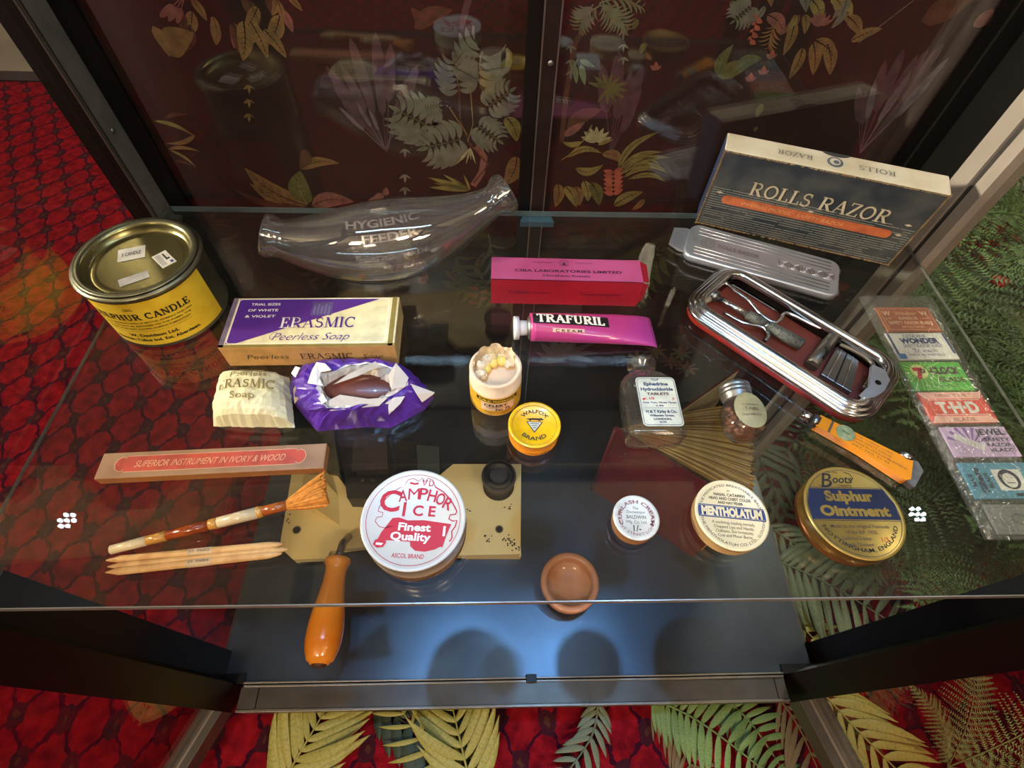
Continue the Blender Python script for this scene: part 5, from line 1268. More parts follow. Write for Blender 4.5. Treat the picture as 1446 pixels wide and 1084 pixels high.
def pr(b, w, h, z):
    for k in range(7):
        a = math.radians(20+k*22); b.poly([(-w*.14, -h*.1, z-.00005), (-w*.14+w*.36*math.cos(a), min(h*.48, -h*.1+h*.62*math.sin(a)), z-.00005), (-w*.14+w*.36*math.cos(a+.17), min(h*.48, -h*.1+h*.62*math.sin(a+.17)), z-.00005)], vp)
    M = Matrix.Translation((-w*.18, -h*.02, z))@Matrix.Rotation(-.5, 4, 'Z'); b.poly([(x, y, .0001) for x, y in rrect(w*.42, h*.22, .001, 3)], wp_, M)
    for k in range(3): text(b, 'NICKEL STEEL BLADE', 0, h*(.06-.06*k), h*.04, vp, w=w*.34, M=M@Matrix.Translation((0, 0, .0002)))
    text(b, 'JEWEL', w*.22, h*.32, h*.2, navy, w=w*.44, z=z+.0001, bold=.03)
    for i, sx in enumerate(('SAFETY', 'RAZOR', 'BLADE')): text(b, sx, w*.26, h*(.06-.17*i), h*.12, navy, w=w*(.4-.02*i), z=z+.0001, bold=.02)
packet('lilac blade packet with radiating violet stripes', [(1328, 603), (1422, 602), (1439, 644), (1349, 645)], lp, pr)
bp_ = paper('teal_packet', '#4c8ca4')
def pr(b, w, h, z):
    for i, (sx, hh, ww) in enumerate((('BLUE', .13, .36), ('Gillette', .2, .7), ('BLADE', .13, .42))):
        text(b, sx, 0, 0, w*.10 if i == 1 else w*.06, navy, w=h*ww, M=Matrix.Translation((-w*(.42-.115*i), 0, z))@Matrix.Rotation(PI/2, 4, 'Z'), bold=.04)
    b.poly([(-w*.08, -h*.28, z), (w*.34, -h*.28, z), (w*.34, h*.3, z), (-w*.08, h*.3, z)], wp_)
    b.poly([(w*.12+w*.15*math.cos(k*PI/10), h*.02+h*.28*math.sin(k*PI/10), z+.0001) for k in range(20)], navy); b.poly([(w*.12+w*.10*math.cos(k*PI/10), -h*.01+h*.20*math.sin(k*PI/10), z+.0002) for k in range(20)], wp_)
    for dx in (-.04, .04): disc(b, w*(.12+dx), h*.05, h*.02, navy, z+.0003, 8)
    b.box((w*.06, -h*.09, z+.0002), (w*.18, -h*.07, z+.0003), navy); b.box((w*.1, -h*.44, z-.00005), (w*.4, -h*.36, z), navy)
packet('teal blade packet with a small portrait panel, lowest but one in the sleeve', [(1352, 654), (1452, 652), (1473, 704), (1379, 703)], bp_, pr)
def pr(b, w, h, z):
    annulus(b, -w*.05, 0, h*.24, .0012, chrd, z, 24, .7); outline(b, rrect(w*.9, h*.8, .002, 3), .0004, paper('grey_print', '#6f6f68'), z)
packet('silvery grey blade packet, lowest in the sleeve', [(1388, 712), (1482, 712), (1500, 754), (1410, 754)], mat('silver_packet', '#8e9088', .4, .4), pr)

# ---- yellow-handled corn razor
ora = mat('amber_celluloid', '#df8a12', .35, hex2='#d07a0c', scale=40, coat=.4)
P0, P1 = at(1154, 594, .005), at(1284, 663, .005); a = math.atan2((P1-P0).y, (P1-P0).x); Lr = (P1-P0).length
t = thing('corn_razor', 'small razor with flat amber yellow handle and steel ends', 'razor', (P0.x, P0.y, 0), a)
b = MB(); b.v = []
b.prism([(0, -.0056), (Lr*.5, -.0066), (Lr-.001, -.0105), (Lr+.002, -.008), (Lr, .0072), (Lr*.5, .0060), (0, .0050)], .0006, .0065, ora); bevel(b.build('handle', t), .0016, 3)
b = MB(); b.tube([(-.011, -.0006, .0045), (-.0035, -.0006, .0045)], .0036, chrome, seg=14); b.tube([(-.0035, -.0006, .0040), (.001, -.0006, .0040)], .0048, chrd, seg=14); b.build('steel_ferrule', t)
b = MB(); b.prism([(Lr+.0005, -.0105), (Lr+.0055, -.0120), (Lr+.0075, .0040), (Lr+.0030, .0090), (Lr, .0085)], .0010, .0060, mat('grey_steel', '#8a8a90', .35, .8, .15, 200)); bevel(b.build('blade_end', t), .0007)
b = MB(); b.ball((Lr-.004, .0088, .0045), .0042, chrome, 16, (1.2, .8, .9)); b.build('clamp_knob', t)
b = MB(); b.lathe([(.0062, .0064), (.0062, .0070), (.0056, .0072), (0, .0072)], mat('green_seal', '#6f8058', .5, hex2='#94946c', scale=300), Matrix.Translation((.0185, .0008, 0)), 28); text(b, 'REGD', .0185, .0008, .0015, ink_blk, z=.0074); b.build('round_seal', t)
b = MB()
for i, sx in enumerate(('THE "COROS" CORN', 'AND SAFETY RAZOR', 'MADE IN ENGLAND', 'PAT. NO. 21 44')): text(b, sx, Lr*.60, .0038-.0028*i, .0014, ink_brown, w=.024, z=.0067)
text(b, 'SHEFFIELD', Lr*.87, -.002, .0014, ink_brown, w=.012, z=.0067); b.box((.008, -.0055, .0066), (.0095, .005, .0067), ink_brown)
b.build('lettering', t)

# ---- flat glass tablet bottle lying on its back
G2 = glass('medicine_glass', '#f3f0e9', 1.5, .02, bump=.15, bscale=150, haze=.035, hazecol='#b5ada0', power=3)
c0 = at(927, 626, .011); c1 = at(905, 512, .011); d = (c1-c0); d.z = 0; Lb = d.length; a = math.atan2(d.y, d.x)-PI/2
t = thing('tablet_bottle', 'flat rectangular clear glass bottle with long cream paper label lying on its back', 'bottle', (c0.x, c0.y, 0), a)
Wb, Tb = .0195, .0108
def secs(k, top=True):
    return [(0.0006, Wb*.86-k, Tb*.80-k), (.002, Wb*.96-k, Tb*.94-k), (.005, Wb-k, Tb-k), (Lb*.62, Wb-k, Tb-k), (Lb*.70, Wb*.94-k, Tb*.96-k), (Lb*.77, Wb*.74-k, Tb*.86-k), (Lb*.81, Wb*.52-k, Tb*.8-k), (Lb*.83, .0085-k, .0080-k), (Lb*.93, .0082-k, .0080-k), (Lb*.935, .0102-k, .0100-k), (Lb*1.0, .0102-k, .0100-k)]
for nm, k in (('bottle_glass', 0),):
    b = MB()
    for kk in (0, .0016):
        S = secs(kk); 
        if kk: S = [(y+.002 if i == 0 else y, w_, h_) for i, (y, w_, h_) in enumerate(S)]
        R3 = []
        for y, w_, h_ in S:
            n_ = 5.0 if y < Lb*.8 else 2; R3.append([(w_*math.copysign(abs(math.cos(th))**(2/n_), math.cos(th)), y, .0110+h_*math.copysign(abs(math.sin(th))**(2/n_), math.sin(th))) for th in [2*PI*i/40 for i in range(40)]])
        b.rings(R3, G2, cap0=True)
    b.build(nm, t)
bl = paper('label_cream', '#c9c6ae'); lw, lh_ = .0270, .0385
b = MB(); zl = .0110+Tb+.0002; cy = Lb*.395; cx0 = .0035
b.poly([(x, y, zl) for x, y in rrect(lw, lh_, .003, 5, cx0, cy)], bl); b.build('paper_label', t)
b = MB(); z = zl+.0001; dk = mat('slate_ink', '#39465a', .6)
outline(b, rrect(lw*.95, lh_*.96, .0028, 5, cx0, cy), .0004, dk, z)
for sx, yy, h, ww, m in (('"Knoll"', .45, .0012, .2, dk), ('Ephedrine', .36, .0026, .62, dk), ('Hydrochloride', .25, .0026, .82, dk), ('TABLETS', .15, .0019, .56, ink_brown), ('gr. 1/2', .055, .0016, .3, red_ink), ('One, Two, Three Times', -.03, .0012, .84, dk), ('a day', -.09, .0011, .2, dk), ('H & T Kirby & Co.', -.21, .0022, .76, dk), ('Willesden Green,', -.29, .0015, .62, dk), ('LONDON,', -.36, .0015, .44, dk), ('N.W.', -.42, .0014, .18, dk)):
    text(b, sx, cx0+(0 if m is not red_ink else -.007), cy+yy*lh_, h, m, w=ww*lw, z=z, bold=.05)
text(b, 'P', cx0+.010, cy+.04*lh_, .0026, red_ink, z=z); b.box((cx0-.4*lw, cy-.145*lh_, z), (cx0+.4*lw, cy-.14*lh_, z+.00002), dk)
b.build('lettering', t)

# ---- small round pill bottle with screw cap
c0 = at(1051, 624, .010); c1 = at(1034, 546, .012); d = (c1-c0); d.z = 0; Lb = d.length; a = math.atan2(d.y, d.x)-PI/2
t = thing('pill_bottle', 'small glass bottle with ribbed metal screw cap, oval label and brown pills', 'bottle', (c0.x, c0.y, 0), a)
R0 = .0142
b = MB()
for kk in (0, .0012):
    S = [(kk, .006), (.0012+kk, .0100-kk), (Lb*.14, .0132-kk), (Lb*.30, R0-kk), (Lb*.46, .0138-kk), (Lb*.60, .0112-kk), (Lb*.68, .0082-kk), (Lb*.74, .0074-kk)]
    b.rings([[(r*math.cos(2*PI*i/36), y, .0142+r*.92*math.sin(2*PI*i/36)) for i in range(36)] for y, r in S], G2, cap0=True)
b.build('bottle_glass', t)
b = MB(); capm = mat('ribbed_zinc', '#9a968e', .35, .85, .12, 90)
S = [(Lb*.66, .0088)]+[(Lb*(.68+.016*i), .0094 if i % 2 else .0102) for i in range(16)]+[(Lb*.945, .0096), (Lb*.95, .0088)]
S = [(Lb*.66, .0088), (Lb*.67, .0096), (Lb*.73, .0092), (Lb*.75, .0104), (Lb*.79, .0104), (Lb*.80, .0096), (Lb*.82, .0105), (Lb*.86, .0105), (Lb*.87, .0097), (Lb*.89, .0105), (Lb*.95, .0104), (Lb*.97, .0094)]
b.rings([[(r*math.cos(2*PI*i/40), y, .0142+r*math.sin(2*PI*i/40)) for i in range(40)] for y, r in S], capm, cap0=True, cap1=True); b.build('screw_cap', t)
b = MB(); zl = .0142+R0*.92
ov = []
for rr in (0, .5, 1):
    ov.append([(.0012+.0104*rr*math.cos(2*PI*i/32), Lb*.36+.0136*rr*math.sin(2*PI*i/32), zl+.0004-.0022*(rr*math.cos(2*PI*i/32))**2-.0016*(rr*math.sin(2*PI*i/32))**2) for i in range(32)])
b.rings(ov, paper('olive_label', '#938a62', hex2='#7d754f')); o = b.build('oval_label', t)
b = MB(); 
for sx, yy, h, ww in (('Cascara', .0045, .0020, .011), ('TABS', .0010, .0026, .009), ('Sagrada B.P.', -.0032, .0015, .013)): text(b, sx, .0012, Lb*.34+yy, h, ink_brown, w=ww, f=lambda x, y: (x, y, zl+.0007-.0022*((x-.0012)/.0092)**2-.0016*((y-Lb*.34)/.0115)**2))
b.build('lettering', o)
b = MB(); R_ = random.Random(2); pm = mat('brown_pill', '#8a5a48', .4, hex2='#7a4c3c')
for k in range(110):
    y = R_.uniform(.12, .55)*Lb; rm = .0100 if y < Lb*.45 else .0075; aa = R_.uniform(0, 2*PI); q = math.sqrt(R_.random())*rm
    b.ball((q*math.cos(aa), y, .0142+q*.9*math.sin(aa)), .0022, pm, 8)
b.build('pills', t, kind='stuff')

# ================================================================== things on the cabinet's base
# ---- cream enamelled machine with dark iron fittings and turned wooden handle
enam = mat('cream_enamel', '#ffe09a', .38, hex2='#f2cc84', scale=14, coat=.3, bump=.1); iron = mat('dark_iron', '#3a332e', .5, .6, .2, 60, .4, 300); brni = mat('brown_iron', '#564a42', .5, .4, .2, 50, .3, 300)
wood = mat('orange_varnished_wood', '#f0942e', .22, hex2='#d87818', scale=18, coat=.7)
ZK = ZB+.022
t = thing('hand_machine', 'cream enamelled hand machine with dark iron fittings and turned orange wooden handle under the shelf', 'machine')
def pz(L, z): return [(at(x, y, z).x, at(x, y, z).y) for x, y in L]
b = MB()
b.prism(pz([(395, 772), (412, 668), (470, 662), (508, 715), (560, 720), (640, 655), (736, 655), (735, 782), (640, 784), (512, 772), (466, 778), (462, 788), (414, 790)], ZK), ZB+.010, ZK, enam); bevel(b.build('base_casting', t), .003, 3)
b = MB()
for L in ([(396, 770), (400, 745), (440, 748), (462, 782), (416, 792)], [(650, 770), (735, 768), (736, 786), (655, 786)], [(412, 672), (440, 668), (440, 690), (410, 694)], [(700, 660), (735, 660), (735, 680), (700, 680)]):
    b.prism(pz(L, ZB+.01), ZB, ZB+.012, enam)
bevel(b.build('foot', t), .002)
b = MB()   # faceted shoulder on the left wing
A_, B1, C1, D1, E1 = at(420, 715, ZK), at(480, 742, ZK), at(478, 700, ZK), at(430, 668, ZK), at(418, 752, ZK)
ap = at(437, 712, ZK+.020); ap2 = at(452, 672, ZK+.024)
for tri in ((A_, B1, ap), (B1, C1, ap), (C1, ap2, ap), (C1, D1, ap2), (D1, A_, ap2), (A_, ap, ap2)): b.poly([tuple(v) for v in tri], enam)
b.build('raised_facet', t)
for (x, y) in ((419, 748), (705, 747)):
    p = at(x, y, ZK+.0006); b = MB(); disc(b, p.x, p.y, .0042, blk, ZK+.0008, 20); annulus(b, p.x, p.y, .0048, .001, oldg, ZK+.0007, 20); b.build('screw_hole', t)
b = MB(); R_ = random.Random(8)
for (x, y, n_) in ((404, 726, 5), (408, 736, 4), (722, 765, 12), (728, 772, 8), (716, 758, 8), (716, 714, 6), (660, 720, 2), (690, 760, 8)):
    for k in range(n_):
        p = at(x+R_.uniform(-6, 6), y+R_.uniform(-5, 5), ZK+.0005); b.poly([(p.x+R_.uniform(.0006, .0016)*math.cos(q*1.25), p.y+R_.uniform(.0006, .0016)*math.sin(q*1.25), ZK+.0006) for q in range(5)], blk)
b.build('paint_chips', t, kind='stuff')
def blockpx(b, L, z0, z1, m): b.prism(pz(L, z1), z0, z1, m)
b = MB(); blockpx(b, [(484, 655), (560, 655), (556, 705), (490, 703)], ZK, ZK+.030, iron); blockpx(b, [(500, 615), (545, 612), (548, 662), (496, 664)], ZK, ZK+.045, brni); bevel(b.build('iron_bracket', t), .0015)
b = MB(); blockpx(b, [(478, 612), (505, 612), (502, 668), (488, 668)], ZK, ZK+.040, iron); blockpx(b, [(400, 604), (470, 604), (480, 668), (460, 664), (455, 645), (402, 640)], ZB, ZK+.012, mat('olive_cast', '#6a6248', .5, .1)); bevel(b.build('iron_arm', t), .0015)
for x in (512, 527): p = at(x, 677, ZK+.031); b = MB(); b.ball((p.x, p.y, ZK+.0305), .003, brni, 10, (1, 1, .5)); b.build('rivet', t)
b = MB(); blockpx(b, [(560, 622), (612, 624), (618, 668), (560, 668)], ZB, ZK+.020, iron); blockpx(b, [(588, 628), (620, 630), (620, 668), (590, 668)], ZK+.02, ZK+.028, mat('slate_iron', '#4c5454', .5, .3)); blockpx(b, [(560, 668), (660, 668), (655, 650), (700, 600), (730, 600), (730, 640), (670, 680), (600, 700), (556, 700)], ZB+.002, ZB+.012, iron); bevel(b.build('iron_body', t), .0015)
p = at(704, 690, ZK); b = MB(); b.lathe([(.021, 0), (.021, .002), (.0185, .003), (.0185, .024), (.020, .026), (.020, .036), (.012, .038), (.012, .030)], iron, Matrix.Translation((p.x, p.y+.004, ZK)), 36); b.lathe([(.0225, .030), (.0225, .034)], brni, Matrix.Translation((p.x, p.y+.004, ZK)), 36); b.build('iron_barrel', t)
h0, h1 = Vector((-.2205, .1145, -.310)), Vector((-.2205, .0040, -.304))
b = MB(); b.tube([(-.2205, .150, ZK+.008), (-.2205, .135, ZK+.030), h0], .0045, alu, seg=14); b.build('crank_rod', t)
b = MB(); fs_ = [0, .015, .05, .08, .11, .14, .25, .40, .55, .68, .80, .88, .94, .97, .985, 1]; rr2 = [.0125, .0145, .0150, .0128, .0122, .0118, .0122, .0148, .0178, .0192, .0190, .0176, .0152, .0136, .0108, .0095]
b.tube([h0.lerp(h1, f_) for f_ in fs_], rr2, wood, seg=36); hnd = b.build('wooden_handle', t)
b = MB(); dr = (h1-h0).normalized(); b.tube([h1-dr*.001, h1+dr*.0022], [.0085, .0070], mat('charred_end', '#4a2c14', .6), seg=10); b.build('worn_end', hnd)

# ---- shallow wooden dish
cop = mat('copper_brown_wood', '#cc8a5e', .45, hex2='#b47048', scale=40, coat=.3)
t = thing('wooden_dish', 'small round copper-brown wooden dish on the cabinet base by the front edge', 'dish', (.0507, .0904, ZB))
b = MB(); b.lathe([(0, 0), (.024, 0), (.026, .001), (.0325, .020), (.0347, .034), (.0347, .0395), (.0335, .041), (.0285, .041), (.0272, .0395), (.0262, .030), (.0255, .0275), (.010, .0268), (0, .0266)], cop, seg=64); b.build('dish_body', t)

# ---- fanned book standing upright
cover = mat('dark_red_cloth', '#6a1418', .6, hex2='#561014', scale=50, bump=.3, bscale=500); pgm = mat('old_page', '#e0bb78', .8, hex2='#c49a58', scale=30); epm = mat('endpaper', '#f2e0b4', .7)
ZT = -.200; PB = Vector((.0985, .2246, ZB)); HB = ZT-ZB
t = thing('open_book', 'old book with dark red covers standing fanned open on the cabinet base', 'book', tuple(PB))
fc = at(997, 683, ZT)-Vector((PB.x, PB.y, ZT)); bc = at(1027, 503, ZT)-Vector((PB.x, PB.y, ZT))
af, ab = math.atan2(fc.y, fc.x), math.atan2(bc.y, bc.x)
Lp = .150
b = MB(); b.box((0, -.0016, 0), (Lp+.004, .0006, HB+.003), cover, Matrix.Rotation(af, 4, 'Z')); b.build('front_cover', t)
b = MB(); Mb = Matrix.Translation((math.cos((af+ab)/2+.2)*.055, math.sin((af+ab)/2+.2)*.030, 0))@Matrix.Rotation(ab+.02, 4, 'Z')
b.box((0, -.0003, 0), (bc.length-.055, .0003, HB+.001), epm, Mb); b.box((0, .0003, 0), (bc.length-.053, .0024, HB+.003), cover, Mb); b.build('back_cover', t)
b = MB(); b.tube([(0, 0, 0), (0, 0, HB*.5), (0, 0, HB)], .003, cover, seg=12); b.build('spine', t)
r0_, r1__ = at(1062, 566, ZT)-Vector((PB.x, PB.y, ZT)), at(1063, 705, ZT)-Vector((PB.x, PB.y, ZT))
a_hi, a_lo = math.atan2(r0_.y, r0_.x), math.atan2(r1__.y, r1__.x)
R_ = random.Random(6); pmesh = None; NPG = 120
for k in range(NPG):
    f_ = k/(NPG-1); a = a_lo+(a_hi-a_lo)*(f_**.92)+R_.uniform(-.004, .004)
    if k % 3 == 0 and k < 9:
        pcol = (pgm, mat('darker_page', '#a67c42', .8), mat('light_page', '#e8c88e', .8))[k//3]; b = MB(); n = 6; cv = [(Lp*i/n, .004*math.sin(PI*i/n)) for i in range(n+1)]
        vs = [(x, y, 0) for x, y in cv]+[(x, y, 1) for x, y in cv]; b.add(vs, [(i, i+1, n+2+i, n+1+i) for i in range(n)], pcol)
        vs2 = [(x, y+.0003+x*.0035, 1) for x, y in cv]+[(x, y-.0003-x*.0035, 1) for x, y in cv]; b.add(vs2, [(i, i+1, n+2+i, n+1+i) for i in range(n)], pcol)
        o = b.build('page', t); pmesh = o.data; pms = (globals().get('pms') or [])+[pmesh]
    else:
        o = D.objects.new('page', R_.choice(pms)); col.objects.link(o); o.parent = t
    Lw = (r1__.lerp(r0_, f_)).length*R_.uniform(.97, 1.03)/Lp
    o.rotation_euler = (0, 0, a); o.scale = (Lw, 1, HB*R_.uniform(.975, .99))

# ================================================================== plants round the cabinet
fy = mat('yellow_fern', '#a8a052', .55, hex2='#8a8a42', scale=30); fg = mat('green_fern', '#6f8a4e', .55, hex2='#54703c', scale=30); fd = mat('dark_fern', '#2f3f2c', .5, hex2='#24321f', scale=30)
fgr = mat('grey_fern', '#6e7a62', .55, hex2='#5a6650', scale=30); fb = mat('bright_fern', '#56743a', .6, hex2='#384f28', scale=20); fdr = mat('dried_fern', '#7a6748', .7); fpale = mat('pale_fern', '#93a468', .6, hex2='#75884e')
def leaf_mesh(name, m, L=1.0, wd=.16, curl=.25, droop=.25, lobes=0):
    me = D.meshes.new(name); n = 7; vs = []
    for i in range(n+1):
        f_ = i/n; w_ = wd*.5*(math.sin(PI*min(1, (f_*.93+.07)))**.65)*(1-.25*f_) if i < n else 0
        if lobes: w_ *= 1+.25*((i % 2)*2-1)
        x = L*f_; y = curl*L*f_*f_; z = -droop*L*f_*f_
        vs += [(x, y+w_, z-.02*L), (x, y, z+.01*L), (x, y-w_, z-.02*L)]
    fs = []
    for i in range(n):
        a = 3*i; fs += [(a, a+1, a+4, a+3), (a+1, a+2, a+5, a+4)]
    me.from_pydata(vs, [], fs); me.materials.append(m); me.polygons.foreach_set('use_smooth', [True]*len(fs)); me.update(); return me
def smooth_path(P_, n):
    Q = []
    for i in range(len(P_)-1):
        p0, p1, p2, p3 = P_[max(0, i-1)], P_[i], P_[i+1], P_[min(len(P_)-1, i+2)]
        for k in range(n):
            s_ = k/n; Q.append(.5*((2*p1)+(p2-p0)*s_+(2*p0-5*p1+4*p2-p3)*s_**2+(3*p1-p0-3*p2+p3)*s_**3))
    return Q+[P_[-1]]
def frond(plant, pts, n, ll, lm, m, fwd=.55, taper=.5, split=True, wdj=.15, seed=0, stemr=.0016):
    """one arching frond lying out over the carpet: rib and separate leaflets"""
    R2 = random.Random(seed); P_ = [at(x, y, z) for x, y, z in pts]; Q = smooth_path(P_, 8)
    o_ = Vector(plant.location)
    b = MB(); b.tube([q-o_ for q in Q], [stemr*(1-.6*i/len(Q)) for i in range(len(Q))], m, seg=6); t = b.build('frond', plant)
    me = leaf_mesh('leaflet', m, **lm); N2 = len(Q)-1
    for i in range(n):
        f_ = (i+.6)/n; k = f_*N2; a = int(k); p = Q[a].lerp(Q[min(N2, a+1)], k-a)-o_; d = (Q[min(N2, a+1)]-Q[max(0, a-1)]).normalized(); sd = d.cross(Vector((0, 0, 1))).normalized(); up = sd.cross(d)
        for s_ in (1, -1):
            le = ll*(math.sin(PI*(.18+.82*f_*.9))**taper)*R2.uniform(.88, 1.1); dr_ = (d*fwd+sd*s_*(1-.35*fwd)+up*R2.uniform(-.05, .15)).normalized()
            yv = up.cross(dr_).normalized()*1.0; zv = dr_.cross(yv)
            # curl towards the tip: local +y is turned to the frond's forward side
            if yv.dot(d) < 0: yv = -yv; zv = -zv if False else dr_.cross(yv)
            zz = dr_.cross(yv)
            if zz.z < 0: zz = -zz
            M = Matrix((dr_*le, yv*le, zz*le)).transposed().to_4x4(); M.translation = p
            l_ = D.objects.new('leaflet', me); col.objects.link(l_); l_.parent = t; l_.matrix_local = M
    return t
big = dict(wd=.17, curl=.28, droop=.12); thin_ = dict(wd=.14, curl=.12, droop=.15); fat = dict(wd=.30, curl=.15, droop=.1)
zf = -.430
_p = at(480, 1040, ZF); PA = thing('broad_fern', 'broad yellow-green fern with large arching leaflets below the left of the cabinet front', 'fern', (_p.x, _p.y, ZF))
_p = at(1000, 1030, ZF); PB = thing('sword_fern', 'green sword fern with short even leaflets below the right of the cabinet front', 'fern', (_p.x, _p.y, ZF))
_p = at(835, 1040, ZF); PC = thing('dried_sprig', 'sparse dried grey plant sprig on the carpet below the middle right of the cabinet front', 'plant', (_p.x, _p.y, ZF))
_p = at(1215, 1035, ZF); PD = thing('broad_fern', 'pale yellow fern with sickle-shaped leaflets beyond the open right door', 'fern', (_p.x, _p.y, ZF))
_p = at(1150, 830, ZF); PE = thing('drooping_fern', 'grey-green and yellow fern lying between the base panel and the right front post', 'fern', (_p.x, _p.y, ZF))
_p = at(1090, 640, ZF); PF = thing('reflected_leaves', 'dark leaves added for a reflection, seen through the shelf behind the fanned book', 'fern', (_p.x, _p.y, ZF))  # leaf shapes added in place of a leafy reflection in the side pane
frond(PA, [(385, 1130, zf+.0), (425, 1060, zf+.015), (470, 985, zf+.01)], 11, .085, big, fy, seed=1)
frond(PA, [(670, 1130, zf), (652, 1055, zf+.02), (636, 985, zf+.01)], 9, .075, big, fy, seed=2)
frond(PA, [(530, 985, zf-.015), (590, 1035, zf-.005), (660, 1090, zf-.02)], 9, .055, fat, fd, seed=3)
frond(PA, [(700, 1110, zf-.01), (610, 1060, zf), (560, 990, zf)], 9, .05, thin_, fy, seed=14)
frond(PB, [(920, 985, zf+.01), (990, 1020, zf+.012), (1095, 1100, zf)], 17, .048, dict(wd=.2, curl=.1, droop=.12), fg, seed=4, fwd=.25)
frond(PB, [(1010, 975, zf), (1060, 1020, zf), (1120, 1110, zf-.01)], 15, .04, dict(wd=.2, curl=.1, droop=.12), fg, seed=5, fwd=.3)
frond(PB, [(920, 990, zf-.01), (960, 1040, zf-.015), (985, 1110, zf-.02)], 10, .045, thin_, fdr, seed=6)
frond(PC, [(845, 990, zf), (835, 1040, zf), (790, 1105, zf)], 9, .034, dict(wd=.24, curl=.2, droop=.1), fgr, seed=7)
frond(PD, [(1145, 960, zf+.01), (1215, 1035, zf+.015), (1300, 1120, zf)], 11, .080, big, fy, seed=8)
frond(PD, [(1100, 985, zf), (1130, 1030, zf), (1165, 1110, zf)], 8, .055, thin_, fdr, seed=9)
frond(PE, [(1085, 805, zf-.01), (1120, 870, zf), (1185, 935, zf)], 12, .050, dict(wd=.22, curl=.15, droop=.15), fy, seed=10, fwd=.35)
frond(PE, [(1095, 790, zf+.02), (1180, 830, zf+.03), (1300, 905, zf)], 16, .085, dict(wd=.14, curl=.15, droop=.3), fgr, seed=11, fwd=.35)
frond(PE, [(1080, 740, zf), (1150, 780, zf+.02), (1240, 800, zf)], 12, .07, dict(wd=.15, curl=.2, droop=.25), fgr, seed=12)
frond(PF, [(1040, 590, zf), (1070, 640, zf+.03), (1110, 730, zf)], 10, .07, dict(wd=.2, curl=.1, droop=.2), mat('reflected_leaf', '#3c4430', .6), seed=13)
frond(PF, [(1150, 590, zf), (1110, 640, zf+.03), (1075, 720, zf)], 10, .06, dict(wd=.2, curl=.1, droop=.2), mat('reflected_leaf', '#3c4430', .6), seed=15)

def feather_frond(name_m, m, seed, L=.34, npin=22, pl=.085, nl=13):
    """lacy frond mesh in local space: rib along +x rising and drooping, pinnae with fine leaflets"""
    R2 = random.Random(seed); b = MB(); rib = []
    for i in range(npin+1):
        f_ = i/npin; rib.append(Vector((L*f_, 0, L*(.50*math.sin(PI*f_*.62)-.12*f_*f_))))
    b.tube(rib, [.0016*(1-.6*i/npin) for i in range(npin+1)], m, seg=5)
    for i in range(2, npin+1):
        f_ = i/npin; p = rib[i]; d = (rib[i]-rib[i-1]).normalized()
        for s_ in (1, -1):
            le = pl*(math.sin(PI*(.12+.86*f_))**.7)*R2.uniform(.85, 1.1); dr_ = (d*.45+Vector((0, s_, 0))*.9+Vector((0, 0, R2.uniform(-.25, .1)))).normalized()
            nn = dr_.cross(Vector((0, 0, 1))).normalized()
            for k in range(1, nl+1):
                g = k/nl; q = p+dr_*le*g+Vector((0, 0, -.18*le*g*g)); w_ = .0085*(1-g*.75)*R2.uniform(.8, 1.2)
                for e in (1, -1):
                    tip = q+nn*e*w_+dr_*w_*.45+Vector((0, 0, R2.uniform(-.002, .002))); b.add([q-dr_*.0014, q+dr_*.0014, tip], [(0, 1, 2)], m)
            b.add([p-d*.0006, p+d*.0006, p+dr_*le+Vector((0, 0, -.18*le))], [(0, 1, 2)], m)
    me = D.meshes.new(name_m); me.from_pydata(b.v, [], b.f); me.materials.append(m); me.update(); return me
FM = [feather_frond('lacy_frond', fb, 31), feather_frond('lacy_frond', fb, 32, L=.30, pl=.07), feather_frond('lacy_frond', mat('mid_fern', '#42562e', .6, hex2='#2c3c20', scale=20), 33, L=.36), feather_frond('lacy_frond', fpale, 34, L=.26, pl=.06)]
FBK = thing('lacy_fern', 'large dense bank of lacy green fern on the carpet right of the cabinet', 'fern', (.7, .3, ZF))
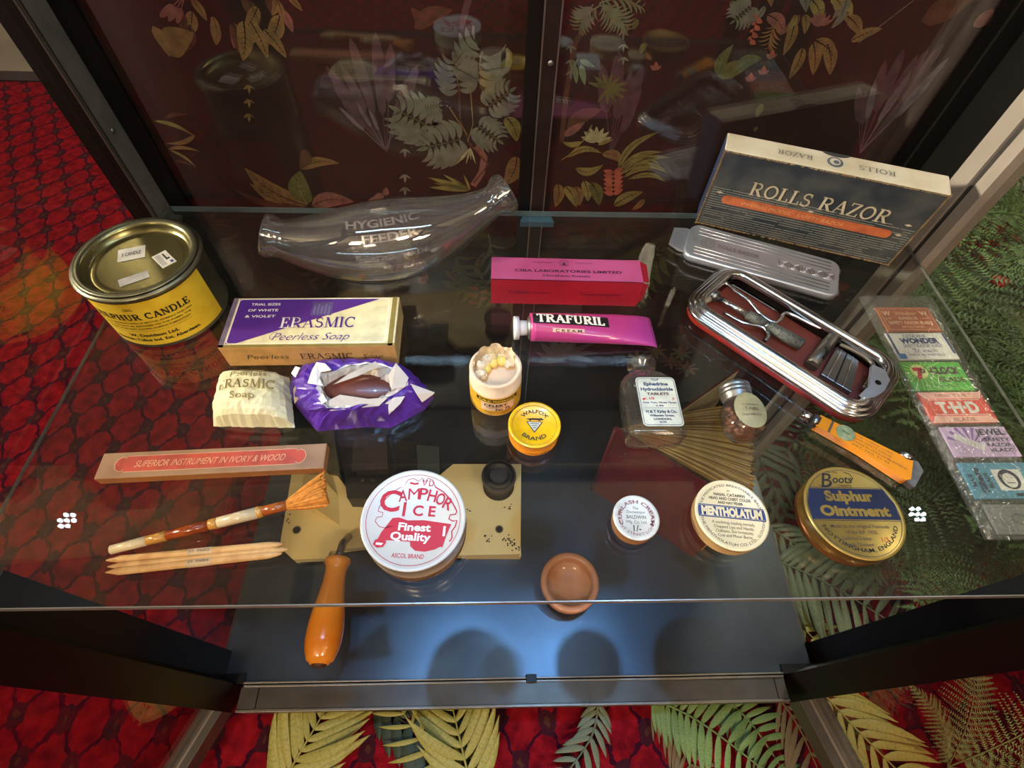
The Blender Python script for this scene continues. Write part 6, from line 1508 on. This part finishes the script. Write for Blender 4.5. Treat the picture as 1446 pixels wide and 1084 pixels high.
def feather_plant(x, y, n, mi, seed, sc=1.0):
    R2 = random.Random(seed)
    for k in range(n):
        v = mi if R2.random() < .7 else R2.choice((0, 1, 2)); a = 2*PI*k/n+R2.uniform(-.3, .3); s_ = sc*R2.uniform(.8, 1.15)
        c, sn = math.cos(a), math.sin(a)
        lim = .385
        if x+c*.34*s_-.05 < lim:
            if c < -.1: s_ = min(s_, (x-lim-.05)/(-c*.34))
            if x < .47 and y < .38: continue
        if s_ < .3: continue
        if y+sn*.34*s_ < -.03 and x < .78: continue
        o = D.objects.new('frond', FM[v]); col.objects.link(o); o.parent = FBK
        o.rotation_euler = (R2.uniform(-.2, .2), R2.uniform(-.40, .15), a); o.scale = (s_, s_, s_); o.location = (x-.7, y-.3, .012)
for f_ in [(.52, .34, 13, 0, 1, 1.0), (.66, .14, 14, 0, 2, 1.1), (.60, .46, 13, 0, 3, 1.1), (.88, .34, 13, 2, 4, 1.2), (.58, .16, 12, 0, 5, .85), (.84, .66, 13, 0, 6, 1.2), (.56, .70, 12, 2, 7, 1.1),
           (.86, .12, 12, 2, 8, 1.0), (1.1, .95, 12, 2, 10, 1.3), (1.2, .45, 12, 2, 11, 1.3), (.50, .56, 11, 0, 12, 1.0), (.72, .30, 13, 0, 13, 1.0), (.53, .22, 12, 0, 14, .8), (.62, .26, 14, 0, 15, .9), (.78, .22, 13, 0, 16, 1.0), (.70, .50, 13, 0, 17, 1.0), (.95, .20, 12, 2, 18, 1.1), (.60, .06, 12, 0, 19, .8), (1.0, .60, 12, 0, 20, 1.2), (.50, .44, 11, 0, 21, .8)]: feather_plant(*f_)
PG_ = thing('lacy_fern', 'pale green lacy fern outside the open right door at the photo corner', 'fern', (.50, -.10, ZF))
for k, (a, s_) in enumerate(((1.2, .5), (.5, .6), (-.1, .6), (-.7, .6), (-1.3, .55), (2.0, .35))):
    o = D.objects.new('frond', FM[3]); col.objects.link(o); o.parent = PG_; o.rotation_euler = (.1*(k % 3-1), -.1, a); o.scale = (s_,)*3; o.location = (0, 0, .01)
rf = mat('red_petal', '#a80f28', .6, hex2='#7c0a1c')
p = at(1408, 396, -.20); t = thing('red_flower', 'small red flower among the ferns right of the cabinet', 'flower', tuple(p)); b = MB()
for k in range(9):
    a = k*2.4; b.ball((.008*math.cos(a)*(k % 3)/2, .008*math.sin(a)*(k % 3)/2, .002*(k % 2)), .0065, rf, 8, (1, .8, .7))
b.build('petals', t); b = MB(); b.tube([(0, 0, 0), (.01, .01, -.10), (.015, .01, ZF-p.z)], .0012, fd, seg=6); b.build('stem', t)
